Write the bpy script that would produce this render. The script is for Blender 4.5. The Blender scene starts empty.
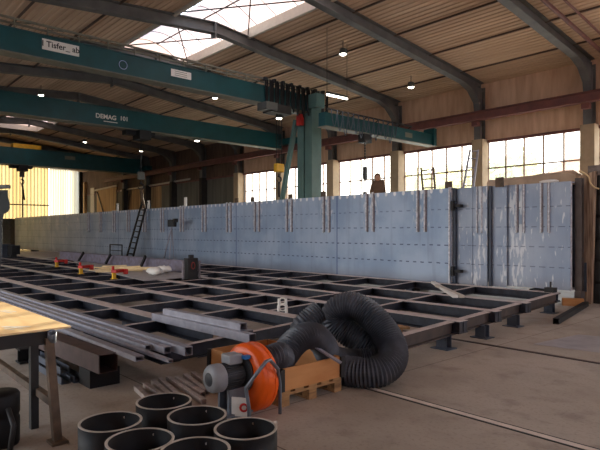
import bpy, math, random
from mathutils import Vector, Matrix
random.seed(7)
S = bpy.context.scene
COL = S.collection
# ------------------------------------------------------------------ camera frame
# world: +X along the long window wall, +Y towards that wall, floor at z = 0
F, H, HZ = 542.0, 1.62, 232.0
FWD = Vector((-0.7419, 0.6705, 0)); RGT = Vector((0.6705, 0.7419, 0))
def ray(u, v):
    return FWD * F + RGT * (u - 300.0) + Vector((0, 0, HZ - v))
EYE = Vector((0, 0, H))
def PZ(u, v, z):
    r = ray(u, v); return EYE + r * ((z - H) / r.z)
def PY(u, v, y):
    r = ray(u, v); return EYE + r * (y / r.y)
def PX(u, v, x):
    r = ray(u, v); return EYE + r * (x / r.x)
def PD(u, v, d):
    return EYE + ray(u, v) * (d / F)

# ------------------------------------------------------------------ materials
MATS = {}
def lin(c):
    return tuple(((x / 255) / 12.92 if x / 255 <= .04045 else (((x / 255) + .055) / 1.055) ** 2.4) for x in c)
def mat(name, rgb, rough=.6, metal=0., var=.25, scale=6., rgb2=None, bump=0., stretch=(1, 1, 1), spec=.4, emit=None, estr=0., fine=0.):
    """procedural material: base colour broken up by two octaves of noise; rgb in sRGB 0-255"""
    m = bpy.data.materials.new(name); m.use_nodes = True
    nt = m.node_tree; b = nt.nodes['Principled BSDF']
    b.inputs['Roughness'].default_value = rough; b.inputs['Metallic'].default_value = metal
    b.inputs['Specular IOR Level'].default_value = spec
    c = lin(rgb); c2 = lin(rgb2) if rgb2 else tuple(x * (1 - var) for x in c)
    tc = nt.nodes.new('ShaderNodeNewGeometry')
    mp = nt.nodes.new('ShaderNodeMapping'); mp.inputs['Scale'].default_value = stretch
    nt.links.new(tc.outputs['Position'], mp.inputs['Vector'])
    n = nt.nodes.new('ShaderNodeTexNoise'); n.inputs['Scale'].default_value = scale; n.inputs['Detail'].default_value = 6
    nt.links.new(mp.outputs['Vector'], n.inputs['Vector'])
    r = nt.nodes.new('ShaderNodeValToRGB')
    r.color_ramp.elements[0].position = .32; r.color_ramp.elements[1].position = .68
    r.color_ramp.elements[0].color = (*c2, 1); r.color_ramp.elements[1].color = (*c, 1)
    nt.links.new(n.outputs['Fac'], r.inputs['Fac'])
    nt.links.new(r.outputs['Color'], b.inputs['Base Color'])
    if bump:
        bp = nt.nodes.new('ShaderNodeBump'); bp.inputs['Strength'].default_value = bump; bp.inputs['Distance'].default_value = .02
        nt.links.new(n.outputs['Fac'], bp.inputs['Height']); nt.links.new(bp.outputs['Normal'], b.inputs['Normal'])
    if emit:
        b.inputs['Emission Color'].default_value = (*lin(emit), 1); b.inputs['Emission Strength'].default_value = estr
    MATS[name] = m
    return m
class NG:
    """tiny helper to write node maths"""
    def __init__(s, nt): s.nt = nt
    def m(s, op, a, b=None, c=None):
        n = s.nt.nodes.new('ShaderNodeMath'); n.operation = op
        for i, x in enumerate((a, b, c)):
            if x is None: continue
            if isinstance(x, (int, float)): n.inputs[i].default_value = x
            else: s.nt.links.new(x, n.inputs[i])
        return n.outputs[0]
    def noise(s, vec, scale, detail=4, stretch=None):
        if stretch:
            mp = s.nt.nodes.new('ShaderNodeMapping'); mp.inputs['Scale'].default_value = stretch
            s.nt.links.new(vec, mp.inputs['Vector']); vec = mp.outputs['Vector']
        n = s.nt.nodes.new('ShaderNodeTexNoise'); n.inputs['Scale'].default_value = scale; n.inputs['Detail'].default_value = detail
        s.nt.links.new(vec, n.inputs['Vector']); return n.outputs['Fac']
    def mix(s, f, a, b):
        n = s.nt.nodes.new('ShaderNodeMix'); n.data_type = 'RGBA'
        for sock, x in ((n.inputs['Factor'], f), (n.inputs['A'], a), (n.inputs['B'], b)):
            pass
        for name, x in (('Factor', f), ('A', a), ('B', b)):
            sk = [i for i in n.inputs if i.name == name and (i.type == ('VALUE' if name == 'Factor' else 'RGBA'))][0]
            if isinstance(x, (int, float)): sk.default_value = x
            elif isinstance(x, tuple): sk.default_value = (*x, 1)
            else: s.nt.links.new(x, sk)
        return [o for o in n.outputs if o.type == 'RGBA'][0]
    def smooth(s, x, lo, hi):
        n = s.nt.nodes.new('ShaderNodeMapRange'); n.interpolation_type = 'SMOOTHSTEP'
        s.nt.links.new(x, n.inputs[0]); n.inputs[1].default_value = lo; n.inputs[2].default_value = hi
        return n.outputs[0]

# ------------------------------------------------------------------ mesh builder
class MB:
    def __init__(s): s.v = []; s.f = []; s.sm = []
    def add(s, vs, fs, smooth=False):
        o = len(s.v); s.v += [Vector(p) for p in vs]
        for f in fs: s.f.append([i + o for i in f]); s.sm.append(smooth)
        return s
    def box(s, c, d, rz=0., M=None):
        x, y, z = d[0] / 2, d[1] / 2, d[2] / 2
        R = M or Matrix.Rotation(rz, 3, 'Z'); c = Vector(c)
        vs = [c + R @ Vector((a * x, b * y, e * z)) for a, b, e in ((-1,-1,-1),(1,-1,-1),(1,1,-1),(-1,1,-1),(-1,-1,1),(1,-1,1),(1,1,1),(-1,1,1))]
        return s.add(vs, [(0,3,2,1),(4,5,6,7),(0,1,5,4),(1,2,6,5),(2,3,7,6),(3,0,4,7)])
    def bb(s, a, b):
        return s.box([(p + q) / 2 for p, q in zip(a, b)], [abs(q - p) for p, q in zip(a, b)])
    def prof(s, pts, a, b, up=(0, 0, 1), cap=True, smooth=False, closed=True):
        """extrude a 2D profile (side, up) from a to b"""
        a, b = Vector(a), Vector(b); d = (b - a).normalized(); up = Vector(up)
        sd = d.cross(up)
        if sd.length < 1e-4: sd = d.cross(Vector((1, 0, 0)))
        sd.normalize(); u2 = sd.cross(d).normalized(); n = len(pts)
        vs = [a + sd * p[0] + u2 * p[1] for p in pts] + [b + sd * p[0] + u2 * p[1] for p in pts]
        fs = [(i, (i + 1) % n, n + (i + 1) % n, n + i) for i in range(n if closed else n - 1)]
        if cap and closed: fs += [tuple(range(n))[::-1], tuple(range(n, 2 * n))]
        return s.add(vs, fs, smooth)
    def ibeam(s, a, b, h, w, tf=.02, tw=.012, up=(0, 0, 1)):
        """I section, a-b is the centre line of the top face"""
        x, t = w / 2, tw / 2
        P = [(-x, 0), (-x, -tf), (-t, -tf), (-t, -h + tf), (-x, -h + tf), (-x, -h), (x, -h), (x, -h + tf), (t, -h + tf), (t, -tf), (x, -tf), (x, 0)]
        return s.prof(P, a, b, up)
    def bar(s, a, b, w, h, up=(0, 0, 1)):
        x, y = w / 2, h / 2
        return s.prof([(-x, -y), (x, -y), (x, y), (-x, y)], a, b, up)
    def rhs(s, a, b, w, h, t=.006, up=(0, 0, 1)):
        """hollow rectangular tube, open ends"""
        a, b = Vector(a), Vector(b); d = (b - a).normalized(); sd = d.cross(Vector(up)).normalized(); u2 = sd.cross(d)
        ring = lambda c, x, y: [c + sd * (i * x) + u2 * (j * y) for i, j in ((-1,-1),(1,-1),(1,1),(-1,1))]
        vs = ring(a, w/2, h/2) + ring(b, w/2, h/2) + ring(a, w/2-t, h/2-t) + ring(b, w/2-t, h/2-t)
        fs = []
        for i in range(4):
            j = (i + 1) % 4
            fs += [(i, j, 4+j, 4+i), (8+j, 8+i, 12+i, 12+j), (i, 8+i, 8+j, j), (4+j, 12+j, 12+i, 4+i)]
        return s.add(vs, fs)
    def tube(s, pts, r, n=10, cap=True, closed=False, smooth=True):
        pts = [Vector(p) for p in pts]; m = len(pts)
        rr = r if isinstance(r, (list, tuple)) else [r] * m
        vs = []; prev = None
        for i, p in enumerate(pts):
            if closed: d = pts[(i + 1) % m] - pts[i - 1]
            else: d = pts[min(i + 1, m - 1)] - pts[max(i - 1, 0)]
            d.normalize()
            if prev is None:
                q = Vector((0, 0, 1)) if abs(d.z) < .9 else Vector((1, 0, 0))
                a = d.cross(q).normalized()
            else:
                a = (prev - d * prev.dot(d)).normalized()
            prev = a; b = d.cross(a)
            vs += [p + (a * math.cos(2*math.pi*k/n) + b * math.sin(2*math.pi*k/n)) * rr[i] for k in range(n)]
        fs = []
        for i in range(m if closed else m - 1):
            j = (i + 1) % m
            fs += [(i*n+k, i*n+(k+1) % n, j*n+(k+1) % n, j*n+k) for k in range(n)]
        s.add(vs, fs, smooth)
        if cap and not closed:
            o = len(s.v) - len(vs)
            s.f.append([o + k for k in range(n)][::-1]); s.sm.append(False)
            s.f.append([o + (m-1)*n + k for k in range(n)]); s.sm.append(False)
        return s
    def cyl(s, a, b, r, n=16, r2=None): return s.tube([a, b], [r, r if r2 is None else r2], n)
    def lathe(s, prof, c, axis=(0, 0, 1), n=32, smooth=True, closed=False):
        """revolve (radius, height) profile round an axis through c"""
        ax = Vector(axis).normalized(); q = Vector((0, 0, 1)) if abs(ax.z) < .9 else Vector((1, 0, 0))
        a = ax.cross(q).normalized(); b = ax.cross(a); c = Vector(c); m = len(prof)
        vs = [c + ax * h + (a * math.cos(2*math.pi*k/n) + b * math.sin(2*math.pi*k/n)) * r for r, h in prof for k in range(n)]
        fs = [(i*n+k, i*n+(k+1) % n, ((i+1) % m)*n+(k+1) % n, ((i+1) % m)*n+k) for i in range(m if closed else m-1) for k in range(n)]
        return s.add(vs, fs, smooth)
    def ball(s, c, r, n=12, sc=(1, 1, 1)):
        pr = [(max(1e-4, math.sin(math.pi*i/(n//2))) * r, -math.cos(math.pi*i/(n//2)) * r) for i in range(n//2+1)]
        o = len(s.v); s.lathe(pr, (0, 0, 0), n=n)
        for i in range(o, len(s.v)):
            p = s.v[i]; s.v[i] = Vector((p.x*sc[0], p.y*sc[1], p.z*sc[2])) + Vector(c)
        return s
    def build(s, name, m, parent=None, bevel=0.):
        off = Vector((0, 0, 0))
        p = parent
        while p is not None: off += p.location; p = p.parent
        me = bpy.data.meshes.new(name)
        me.from_pydata([tuple(v - off) for v in s.v], [], s.f); me.update()
        me.polygons.foreach_set('use_smooth', s.sm)
        me.materials.append(MATS[m] if isinstance(m, str) else m)
        o = bpy.data.objects.new(name, me); COL.objects.link(o)
        if parent: o.parent = parent
        if bevel:
            b = o.modifiers.new('bevel', 'BEVEL'); b.width = bevel; b.segments = 2; b.limit_method = 'ANGLE'
        return o
def fix(o):
    import bmesh
    bm = bmesh.new(); bm.from_mesh(o.data); bmesh.ops.recalc_face_normals(bm, faces=bm.faces); bm.to_mesh(o.data); bm.free(); return o
def tag(o, label, cat, group=None, kind=None):
    o['label'] = label; o['category'] = cat
    if group: o['group'] = group
    if kind: o['kind'] = kind
    return o
def thing(name, loc, label, cat, group=None):
    o = bpy.data.objects.new(name, None); o.empty_display_size = .1; COL.objects.link(o); o.location = loc
    return tag(o, label, cat, group)
def struct(name, mb, m, label=None, parent=None):
    o = mb.build(name, m, parent)
    if parent is None:
        o['kind'] = 'structure'
        o['label'] = label or name.replace('_', ' '); o['category'] = name.split('_')[0]
    return o
def copy_tree(o, parent=None):
    c = o.copy(); COL.objects.link(c); c.parent = parent
    for ch in [x for x in o.children]: copy_tree(ch, c)
    return c

# ------------------------------------------------------------------ palette
mat('concrete_floor_plain', (120, 104, 92), .75)
mat('teal', (11, 74, 78), .45, var=.3, scale=2)
mat('teal_leg', (84, 112, 106), .5, var=.25, scale=2)
mat('beam_edge', (120, 116, 100), .6)
mat('dark_steel', (44, 42, 42), .6, .2)
mat('grey_steel', (94, 96, 92), .55, .1)
mat('frame_steel', (132, 120, 114), .6, .15, rgb2=(92, 82, 78), scale=9)
mat('web_steel', (58, 60, 70), .55, .2, rgb2=(44, 44, 50), scale=7)
mat('lit_worn_steel', (204, 190, 184), .55, .1, rgb2=(176, 160, 154), scale=9)  # worn top faces, with skylight painted into the paler tone
mat('blue_steel', (86, 92, 104), .5, .3, scale=7)
mat('tube_steel', (160, 158, 168), .42, .3, scale=9)
mat('rust_tube', (84, 64, 60), .6, .2, rgb2=(66, 50, 48), scale=8)
mat('flat_bar', (196, 186, 182), .5, .25, rgb2=(160, 148, 144), scale=14)
mat('black', (18, 18, 20), .6)
mat('black_pipe', (24, 22, 23), .55, .1, spec=.25)
mat('cut_edge', (196, 184, 172), .45, .3)
mat('rail_red', (124, 76, 68), .6, rgb2=(100, 64, 60), scale=3)
mat('roof_deck', (208, 178, 150), .85, rgb2=(182, 152, 126), scale=1.2, stretch=(.12, 2, 2))
mat('purlin', (92, 74, 62), .8)
mat('rafter', (104, 101, 97), .6, rgb2=(82, 80, 78), scale=2)
mat('wall_board_shaded', (112, 88, 72), .85, rgb2=(84, 66, 56), scale=2, stretch=(2.5, 1, .4))  # same boards, with the dimmer far end painted into the colour
mat('wall_board', (216, 180, 150), .85, rgb2=(192, 154, 126), scale=2, stretch=(2.5, 1, .4))
mat('wall_cream', (190, 176, 140), .85, var=.15)
mat('column_tan', (172, 150, 122), .85, var=.15)
mat('wall_grey', (120, 116, 104), .8, rgb2=(92, 90, 82), scale=1.5, stretch=(3, 1, .2))
mat('wall_timber', (206, 174, 130), .85, rgb2=(150, 118, 84), scale=2, stretch=(4, 1, .2))
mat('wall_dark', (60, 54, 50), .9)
mat('white_paint', (214, 208, 200), .6, var=.1)
mat('curb_white', (196, 186, 172), .7, var=.12)
mat('bar_dark', (70, 62, 58), .6)
mat('wood', (198, 142, 88), .7, rgb2=(182, 122, 70), scale=2.5, stretch=(1, 1, 4))
mat('pallet_wood', (168, 128, 84), .8, rgb2=(120, 88, 58), scale=6, stretch=(6, 1, 6))
mat('ply_top', (240, 212, 166), .45, rgb2=(224, 188, 138), scale=3, stretch=(1, 4, 1), spec=.5)
mat('rusty_leg', (104, 84, 66), .65, rgb2=(74, 60, 48), scale=9)
mat('orange', (240, 96, 20), .35, var=.12, scale=8)
mat('motor_grey', (150, 152, 156), .5, .2, var=.15, scale=12)
mat('motor_dark', (66, 68, 72), .5, .2)
mat('handle_grey', (120, 126, 136), .4, .4)
mat('hose', (74, 78, 88), .5, rgb2=(52, 55, 62), scale=9, spec=.5)
mat('hose_in', (12, 12, 14), .8)
mat('blue', (40, 130, 200), .5)
mat('mark_red', (140, 50, 44), .6)
mat('red', (190, 44, 36), .5)
mat('yellow', (222, 170, 40), .5)
mat('white', (226, 222, 214), .6, var=.06)
mat('ink', (28, 26, 28), .6)
mat('lilac_steel', (136, 130, 150), .5, .2, rgb2=(112, 104, 112), scale=6)
mat('plate_grey', (172, 166, 166), .5, .15, scale=4)
mat('stick', (236, 206, 156), .7)
mat('edge_rust', (84, 70, 64), .65, .15, rgb2=(64, 56, 54), scale=6)
mat('floor_rail', (232, 218, 204), .55, 0.)
mat('post_brown', (96, 86, 82), .7, .1)
mat('tarp', (190, 164, 140), .9, scale=5, bump=.5)
mat('plank', (184, 158, 134), .85, rgb2=(110, 84, 66), scale=4, stretch=(6, 6, .4))
mat('jacket', (104, 78, 60), .9, scale=9)
mat('trouser', (46, 48, 58), .9)
mat('skin', (190, 140, 112), .6, var=.08)
mat('hair', (48, 36, 30), .8)
mat('asphalt', (104, 102, 100), .9)
mat('bounce_yard', (216, 210, 198), .9)
mat('house_wall', (236, 228, 214), .9, var=.08)
mat('house_roof', (170, 120, 100), .9)
mat('bark', (96, 80, 64), .9)
mat('leaf_gold', (216, 208, 150), .8, rgb2=(190, 188, 128), scale=2)
mat('leaf_green', (180, 196, 146), .8, rgb2=(150, 174, 118), scale=2)
mat('lamp_glow', (255, 255, 255), .5, emit=(255, 246, 226), estr=9.)
mat('pale_blue', (196, 210, 255), .5)
mat('mullion', (150, 120, 100), .7)

def floor_mat():
    m = bpy.data.materials.new('concrete_floor'); m.use_nodes = True; nt = m.node_tree; g = NG(nt); b = nt.nodes['Principled BSDF']
    pos = nt.nodes.new('ShaderNodeNewGeometry').outputs['Position']
    n1 = g.noise(pos, .55, 5); n2 = g.noise(pos, 3.5, 8); n3 = g.noise(pos, 30, 3)
    c = g.mix(g.smooth(n1, .35, .65), lin((153, 141, 127)), lin((178, 166, 152)))
    c = g.mix(g.m('MULTIPLY', g.smooth(n2, .5, .75), .4), c, lin((118, 102, 92)))
    c = g.mix(g.m('MULTIPLY', g.smooth(n3, .5, .75), .25), c, lin((70, 60, 54)))
    sep = nt.nodes.new('ShaderNodeSeparateXYZ'); nt.links.new(pos, sep.inputs[0])
    # slab joints
    j1 = g.m('LESS_THAN', g.m('ABSOLUTE', g.m('SUBTRACT', g.m('FRACT', g.m('MULTIPLY', g.m('ADD', sep.outputs[0], 1.35), 1/5.)), .5)), .0012)
    j2 = g.m('LESS_THAN', g.m('ABSOLUTE', g.m('SUBTRACT', sep.outputs[1], 2.62)), .008)
    c = g.mix(g.m('MULTIPLY', g.m('MAXIMUM', j1, j2), .7), c, lin((46, 38, 34)))
    nt.links.new(c, b.inputs['Base Color'])
    r = g.m('ADD', .5, g.m('MULTIPLY', n2, .3)); nt.links.new(r, b.inputs['Roughness']); b.inputs['Specular IOR Level'].default_value = .35
    MATS['concrete_floor'] = m
floor_mat()

def skin_mat(name, x_phase, marks=True):
    """blasted blue-grey steel plate with layout dashes, plate seams, chalk spots and weld spatter"""
    m = bpy.data.materials.new(name); m.use_nodes = True; nt = m.node_tree; g = NG(nt); b = nt.nodes['Principled BSDF']
    pos = nt.nodes.new('ShaderNodeNewGeometry').outputs['Position']
    sep = nt.nodes.new('ShaderNodeSeparateXYZ'); nt.links.new(pos, sep.inputs[0]); X, Z = sep.outputs[0], sep.outputs[2]
    n = g.noise(pos, .9, 5); ca, cb_ = ((134, 153, 178), (157, 172, 193)) if marks else ((132, 144, 164), (154, 162, 177)); nv = g.noise(pos, 2.2, 6, (3, 1, .25))
    c = g.mix(g.smooth(n, .35, .65), lin(ca), lin(cb_))
    c = g.mix(g.m('MULTIPLY', g.smooth(nv, .5, .75), .35), c, lin((112, 122, 142)))
    # duller brown-grey towards the lower edge
    low = g.m('MULTIPLY', g.m('SUBTRACT', 1., g.smooth(g.m('ADD', Z, g.m('MULTIPLY', n, .4)), .45, .85)), .45)
    c = g.mix(low, c, lin((120, 112, 110)))
    if marks:
        for zi, a in ((2.2, .5), (1.74, .65), (1.28, .8), (.82, .8)):
            row = g.m('LESS_THAN', g.m('ABSOLUTE', g.m('SUBTRACT', Z, g.m('ADD', zi, g.m('MULTIPLY', g.m('SUBTRACT', nv, .5), .03)))), .016)
            dash = g.m('LESS_THAN', g.m('FRACT', g.m('MULTIPLY', g.m('ADD', X, g.m('MULTIPLY', n, .3)), 1/.24)), .45)
            c = g.mix(g.m('MULTIPLY', g.m('MULTIPLY', row, dash), a), c, lin((52, 60, 88)))
        seam = g.m('LESS_THAN', g.m('FRACT', g.m('MULTIPLY', g.m('ADD', X, x_phase), 1/5.35)), .0075)
        c = g.mix(g.m('MULTIPLY', seam, .8), c, lin((50, 70, 120)))
        # chalk spots along the top edge
        fx = g.m('SUBTRACT', g.m('FRACT', g.m('MULTIPLY', X, 1/.3)), .5); fx = g.m('MULTIPLY', fx, .3)
        dz = g.m('SUBTRACT', Z, g.m('ADD', 2.66, g.m('MULTIPLY', nv, .06)))
        rr = g.m('SQRT', g.m('ADD', g.m('MULTIPLY', fx, fx), g.m('MULTIPLY', g.m('MULTIPLY', dz, dz), .6)))
        c = g.mix(g.m('MULTIPLY', g.m('SUBTRACT', 1., g.smooth(rr, .034, .062)), .95), c, lin((226, 224, 224)))
        # white streaks by the stiffeners
        fr = g.m('SUBTRACT', g.m('FRACT', g.m('MULTIPLY', g.m('ADD', X, 8.55), 1/1.79)), .5)
        near = g.m('SUBTRACT', 1., g.smooth(g.m('SUBTRACT', .5, g.m('ABSOLUTE', fr)), .09, .2))
        st = g.m('MULTIPLY', g.m('MULTIPLY', near, g.smooth(g.noise(pos, 8, 6, (2, 1, .6)), .5, .62)), g.smooth(Z, 1.5, 2.2))
        c = g.mix(g.m('MULTIPLY', st, .7), c, lin((214, 214, 216)))
    else:
        bx = g.m('SUBTRACT', 1., g.smooth(g.m('ABSOLUTE', g.m('ADD', X, 6.08)), .1, .3))
        bx2 = g.m('SUBTRACT', 1., g.smooth(g.m('ABSOLUTE', g.m('ADD', X, 6.85)), .1, .3))
        st = g.smooth(g.m('ADD', g.noise(pos, 7, 6, (2., 1, .4)), g.m('MULTIPLY', g.m('MAXIMUM', bx, g.m('MULTIPLY', bx2, .6)), .13)), .6, .68)
        c = g.mix(g.m('MULTIPLY', st, .75), c, lin((206, 206, 208)))
        for zi in (2.2, 1.74, 1.28, .82):
            row = g.m('LESS_THAN', g.m('ABSOLUTE', g.m('SUBTRACT', Z, zi)), .011)
            dash = g.m('LESS_THAN', g.m('FRACT', g.m('MULTIPLY', g.m('ADD', X, g.m('MULTIPLY', n, .3)), 1/.2)), .6)
            c = g.mix(g.m('MULTIPLY', g.m('MULTIPLY', row, dash), .6), c, lin((60, 66, 84)))
    nt.links.new(c, b.inputs['Base Color']); b.inputs['Roughness'].default_value = .48; b.inputs['Metallic'].default_value = .25
    MATS[name] = m
skin_mat('hull_plate', 11.7); skin_mat('hull_plate_end', 11.7, False)

def translucent(name, rgb, rgb2, sx, trans=.75, period=0.):
    m = bpy.data.materials.new(name); m.use_nodes = True; nt = m.node_tree; g = NG(nt)
    for nn in list(nt.nodes):
        if nn.type == 'BSDF_PRINCIPLED': nt.nodes.remove(nn)
    out = [n for n in nt.nodes if n.type == 'OUTPUT_MATERIAL'][0]
    pos = nt.nodes.new('ShaderNodeNewGeometry').outputs['Position']
    n = g.noise(pos, 1.3, 5, sx)
    c = g.mix(g.smooth(n, .3, .7), lin(rgb2), lin(rgb))
    a = nt.nodes.new('ShaderNodeBsdfTranslucent'); d = nt.nodes.new('ShaderNodeBsdfDiffuse'); mx = nt.nodes.new('ShaderNodeMixShader')
    nt.links.new(c, a.inputs['Color']); nt.links.new(c, d.inputs['Color']); mx.inputs[0].default_value = trans
    nt.links.new(d.outputs[0], mx.inputs[1]); nt.links.new(a.outputs[0], mx.inputs[2]); nt.links.new(mx.outputs[0], out.inputs['Surface'])
    MATS[name] = m
translucent('gate_yellow', (146, 126, 86), (124, 100, 60), (1, 4, .05), .8)
translucent('gate_white', (150, 142, 126), (140, 128, 104), (1, 4, .05), .8)
translucent('gable_light_sheet', (190, 188, 196), (180, 178, 186), (1, 4, .05), .8)  # unseen gable sheet, added to let light into the hall
translucent('sky_sheet', (156, 138, 132), (146, 126, 120), (1, 1, 1), .8)
def glass_mat(name, tint, clear=.93):
    m = bpy.data.materials.new(name); m.use_nodes = True; nt = m.node_tree
    for nn in list(nt.nodes):
        if nn.type == 'BSDF_PRINCIPLED': nt.nodes.remove(nn)
    out = [n for n in nt.nodes if n.type == 'OUTPUT_MATERIAL'][0]
    a = nt.nodes.new('ShaderNodeBsdfTransparent'); a.inputs['Color'].default_value = (*tint, 1)
    t = nt.nodes.new('ShaderNodeBsdfTranslucent'); t.inputs['Color'].default_value = (.95, .93, .88, 1)
    gl = nt.nodes.new('ShaderNodeBsdfGlossy'); gl.inputs['Roughness'].default_value = .05
    m1 = nt.nodes.new('ShaderNodeMixShader'); m1.inputs[0].default_value = 1 - clear
    nt.links.new(a.outputs[0], m1.inputs[1]); nt.links.new(t.outputs[0], m1.inputs[2])
    m2 = nt.nodes.new('ShaderNodeMixShader'); m2.inputs[0].default_value = .05
    nt.links.new(m1.outputs[0], m2.inputs[1]); nt.links.new(gl.outputs[0], m2.inputs[2]); nt.links.new(m2.outputs[0], out.inputs['Surface'])
    MATS[name] = m
glass_mat('dusty_glass', (.97, .96, .93), .95)

# ================================================================== SETTING
WX0, WX1 = -53.5, 9.0          # hall ends
WY0, WY1 = -6.0, 19.75         # open side and window wall
DZ0 = 1.75
RY = 9.8                       # ridge
def deck(y): return 7.45 + .105 * (19.6 - y) if y > RY else 7.45 + .105 * (19.6 - RY) - .085 * (RY - y)
CX = [-7.0 - 4.03 * k for k in range(-4, 12)]      # portal frame positions
CX = [x for x in CX if -46 < x < WX1 - 1]

# floor with two flush crane-rail channels
gy = [4.31, 7.22]
m = MB(); m.bb((WX0, WY0, -.2), (WX1, WY1 + .2, 0)); struct('floor', m, 'concrete_floor', 'brown grey concrete hall floor')
for y, w in ((4.31, .06), (7.22, .05)):
    m = MB(); m.bb((WX0 + .3, y - w, -.02), (WX1 - .3, y + w, .002)); o = struct('trim_1', m, 'black', 'dark groove beside a floor rail')
    m = MB(); m.bb((WX0 + .3, y - w * .52, -.02), (WX1 - .3, y + w * .52, .006)); struct('trim_2', m, 'floor_rail' if y < 5 else 'rust_tube', 'flush steel rail set in the hall floor')
m = MB(); m.bb((-260, 5, -.6), (200, 260, -.21)); struct('ground', m, 'bounce_yard', 'unseen yard beyond the windows, pale to bounce light')  # unseen ground split into pale and dark halves to steer bounced light
m = MB(); m.bb((-260, -200, -.6), (200, 5, -.21)); struct('ground', m, 'asphalt', 'unseen asphalt yard on the open side, dark to curb bounce')

# roof deck with ribs running along the hall (real folds)
def deck_strip(y0, y1, x0, x1):
    m = MB(); p = .2; pts = []
    y = y0
    while y < y1 - 1e-6:
        ye = min(y + p, y1); w = ye - y
        for fr, dz in ((0, 0), (.4, 0), (.52, .028), (.88, .028), (1., 0)):
            pts.append((y + fr * w, deck(y + fr * w) + dz))
        y = ye
    n = len(pts); vs = [(x0, a, b) for a, b in pts] + [(x1, a, b) for a, b in pts]
    m.add(vs, [(i, i + 1, n + i + 1, n + i) for i in range(n - 1)])
    vs = [(x0, a, b + .12) for a, b in pts] + [(x1, a, b + .12) for a, b in pts]
    m.add(vs, [(i, n + i, n + i + 1, i + 1) for i in range(n - 1)])
    return m
SKY = [(-19.7, 1.0), (-38.4, -34.4)]
SY0, SY1 = 8.35, 11.2
m = deck_strip(SY1, WY1 + .1, WX0, WX1); struct('ceiling', m, 'roof_deck', 'ribbed brown roof deck over the window side')
m = deck_strip(WY0, SY0, WX0, WX1); struct('ceiling', m, 'roof_deck', 'ribbed brown roof deck on the shaded side')
for k, (a, b) in enumerate(((WX0, -38.4), (-34.4, -19.7), (1.0, WX1))):
    m = deck_strip(SY0, SY1, a, b); struct('ceiling', m, 'roof_deck', ('ridge roof deck over the far end', 'ridge roof deck between the two skylights', 'ridge roof deck over the near end')[k])
# purlin lines under the deck
for k, y in enumerate((18.05, 16.05, 14.1, 12.1, 6.6, 4.6, 2.6, .6)):
    m = MB(); z = deck(y); m.bar((WX0, y, z - .03), (WX1, y, z - .02), .05, .05); struct('roof_beam', m, 'purlin', 'thin dark purlin under the roof deck')
# ridge skylights
for k, (x0, x1) in enumerate(SKY):
    zc = deck(SY1) - .05; h = .32
    m = MB()
    for y in (SY0, SY1):
        m.bb((x0, y - .05, zc), (x1, y + .05, zc + h))
    for x in (x0, x1): m.bb((x - .05, SY0, zc), (x + .05, SY1, zc + h))
    root = struct('window_%d' % (20 + k), m, 'curb_white', ('long white skylight along the roof ridge', 'small far skylight in the roof ridge')[k])
    n = 14; prof = []
    for i in range(n + 1):
        t = i / n; y = SY0 + (SY1 - SY0) * t; prof.append((y, zc + h + .55 * math.sin(math.pi * t)))
    m = MB(); nx = max(1, int((x1 - x0) / .09)); vs = []; fs = []
    for i in range(nx + 1):
        x = x0 + (x1 - x0) * i / nx; dz = .018 if i % 2 else 0
        vs += [(x, y, z + dz) for y, z in prof]
    fc = []
    for i in range(nx):
        xm_ = x0 + (x1 - x0) * (i + .5) / nx
        for j in range(n): (fc if (-16.6 < xm_ < -14.2 and j < 6) else fs).append((i*(n+1)+j, i*(n+1)+j+1, (i+1)*(n+1)+j+1, (i+1)*(n+1)+j))
    m.add(vs, fs, False); m.build('skylight_sheet', 'sky_sheet', root)
    if fc: m = MB(); m.add(vs, fc, False); m.build('clear_pane', 'dusty_glass', root)
    for x in (x0, x1):
        m = MB(); m.add([(x, y, z) for y, z in prof], [tuple(range(n + 1))]); m.build('skylight_sheet', 'sky_sheet', root)
    # glazing bars and tie rods
    m = MB(); x = x0 + .5
    nb = max(2, int((x1 - x0) / 1.02))
    for i in range(nb + 1):
        x = x0 + (x1 - x0) * i / nb
        m.tube([(x, y, z - .03) for y, z in prof], .012, 5)
    for t in (.3, .7):
        y, z = prof[int(t * n)]; m.bar((x0, y, z - .05), (x1, y, z - .05), .03, .04)
    m.build('glazing_bar', 'bar_dark', root)
    m = MB()
    xs = [c for c in CX if x0 - .5 <= c <= x1 + .5]; zt = zc + .12
    for i in range(len(xs) - 1):
        a, b = xs[i], xs[i + 1]
        m.cyl((a, SY0, zt), (b, SY1, zt), .022, 6); m.cyl((a, SY1, zt), (b, SY0, zt), .022, 6)
    if m.v: m.build('brace_rod', 'bar_dark', root)

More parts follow.
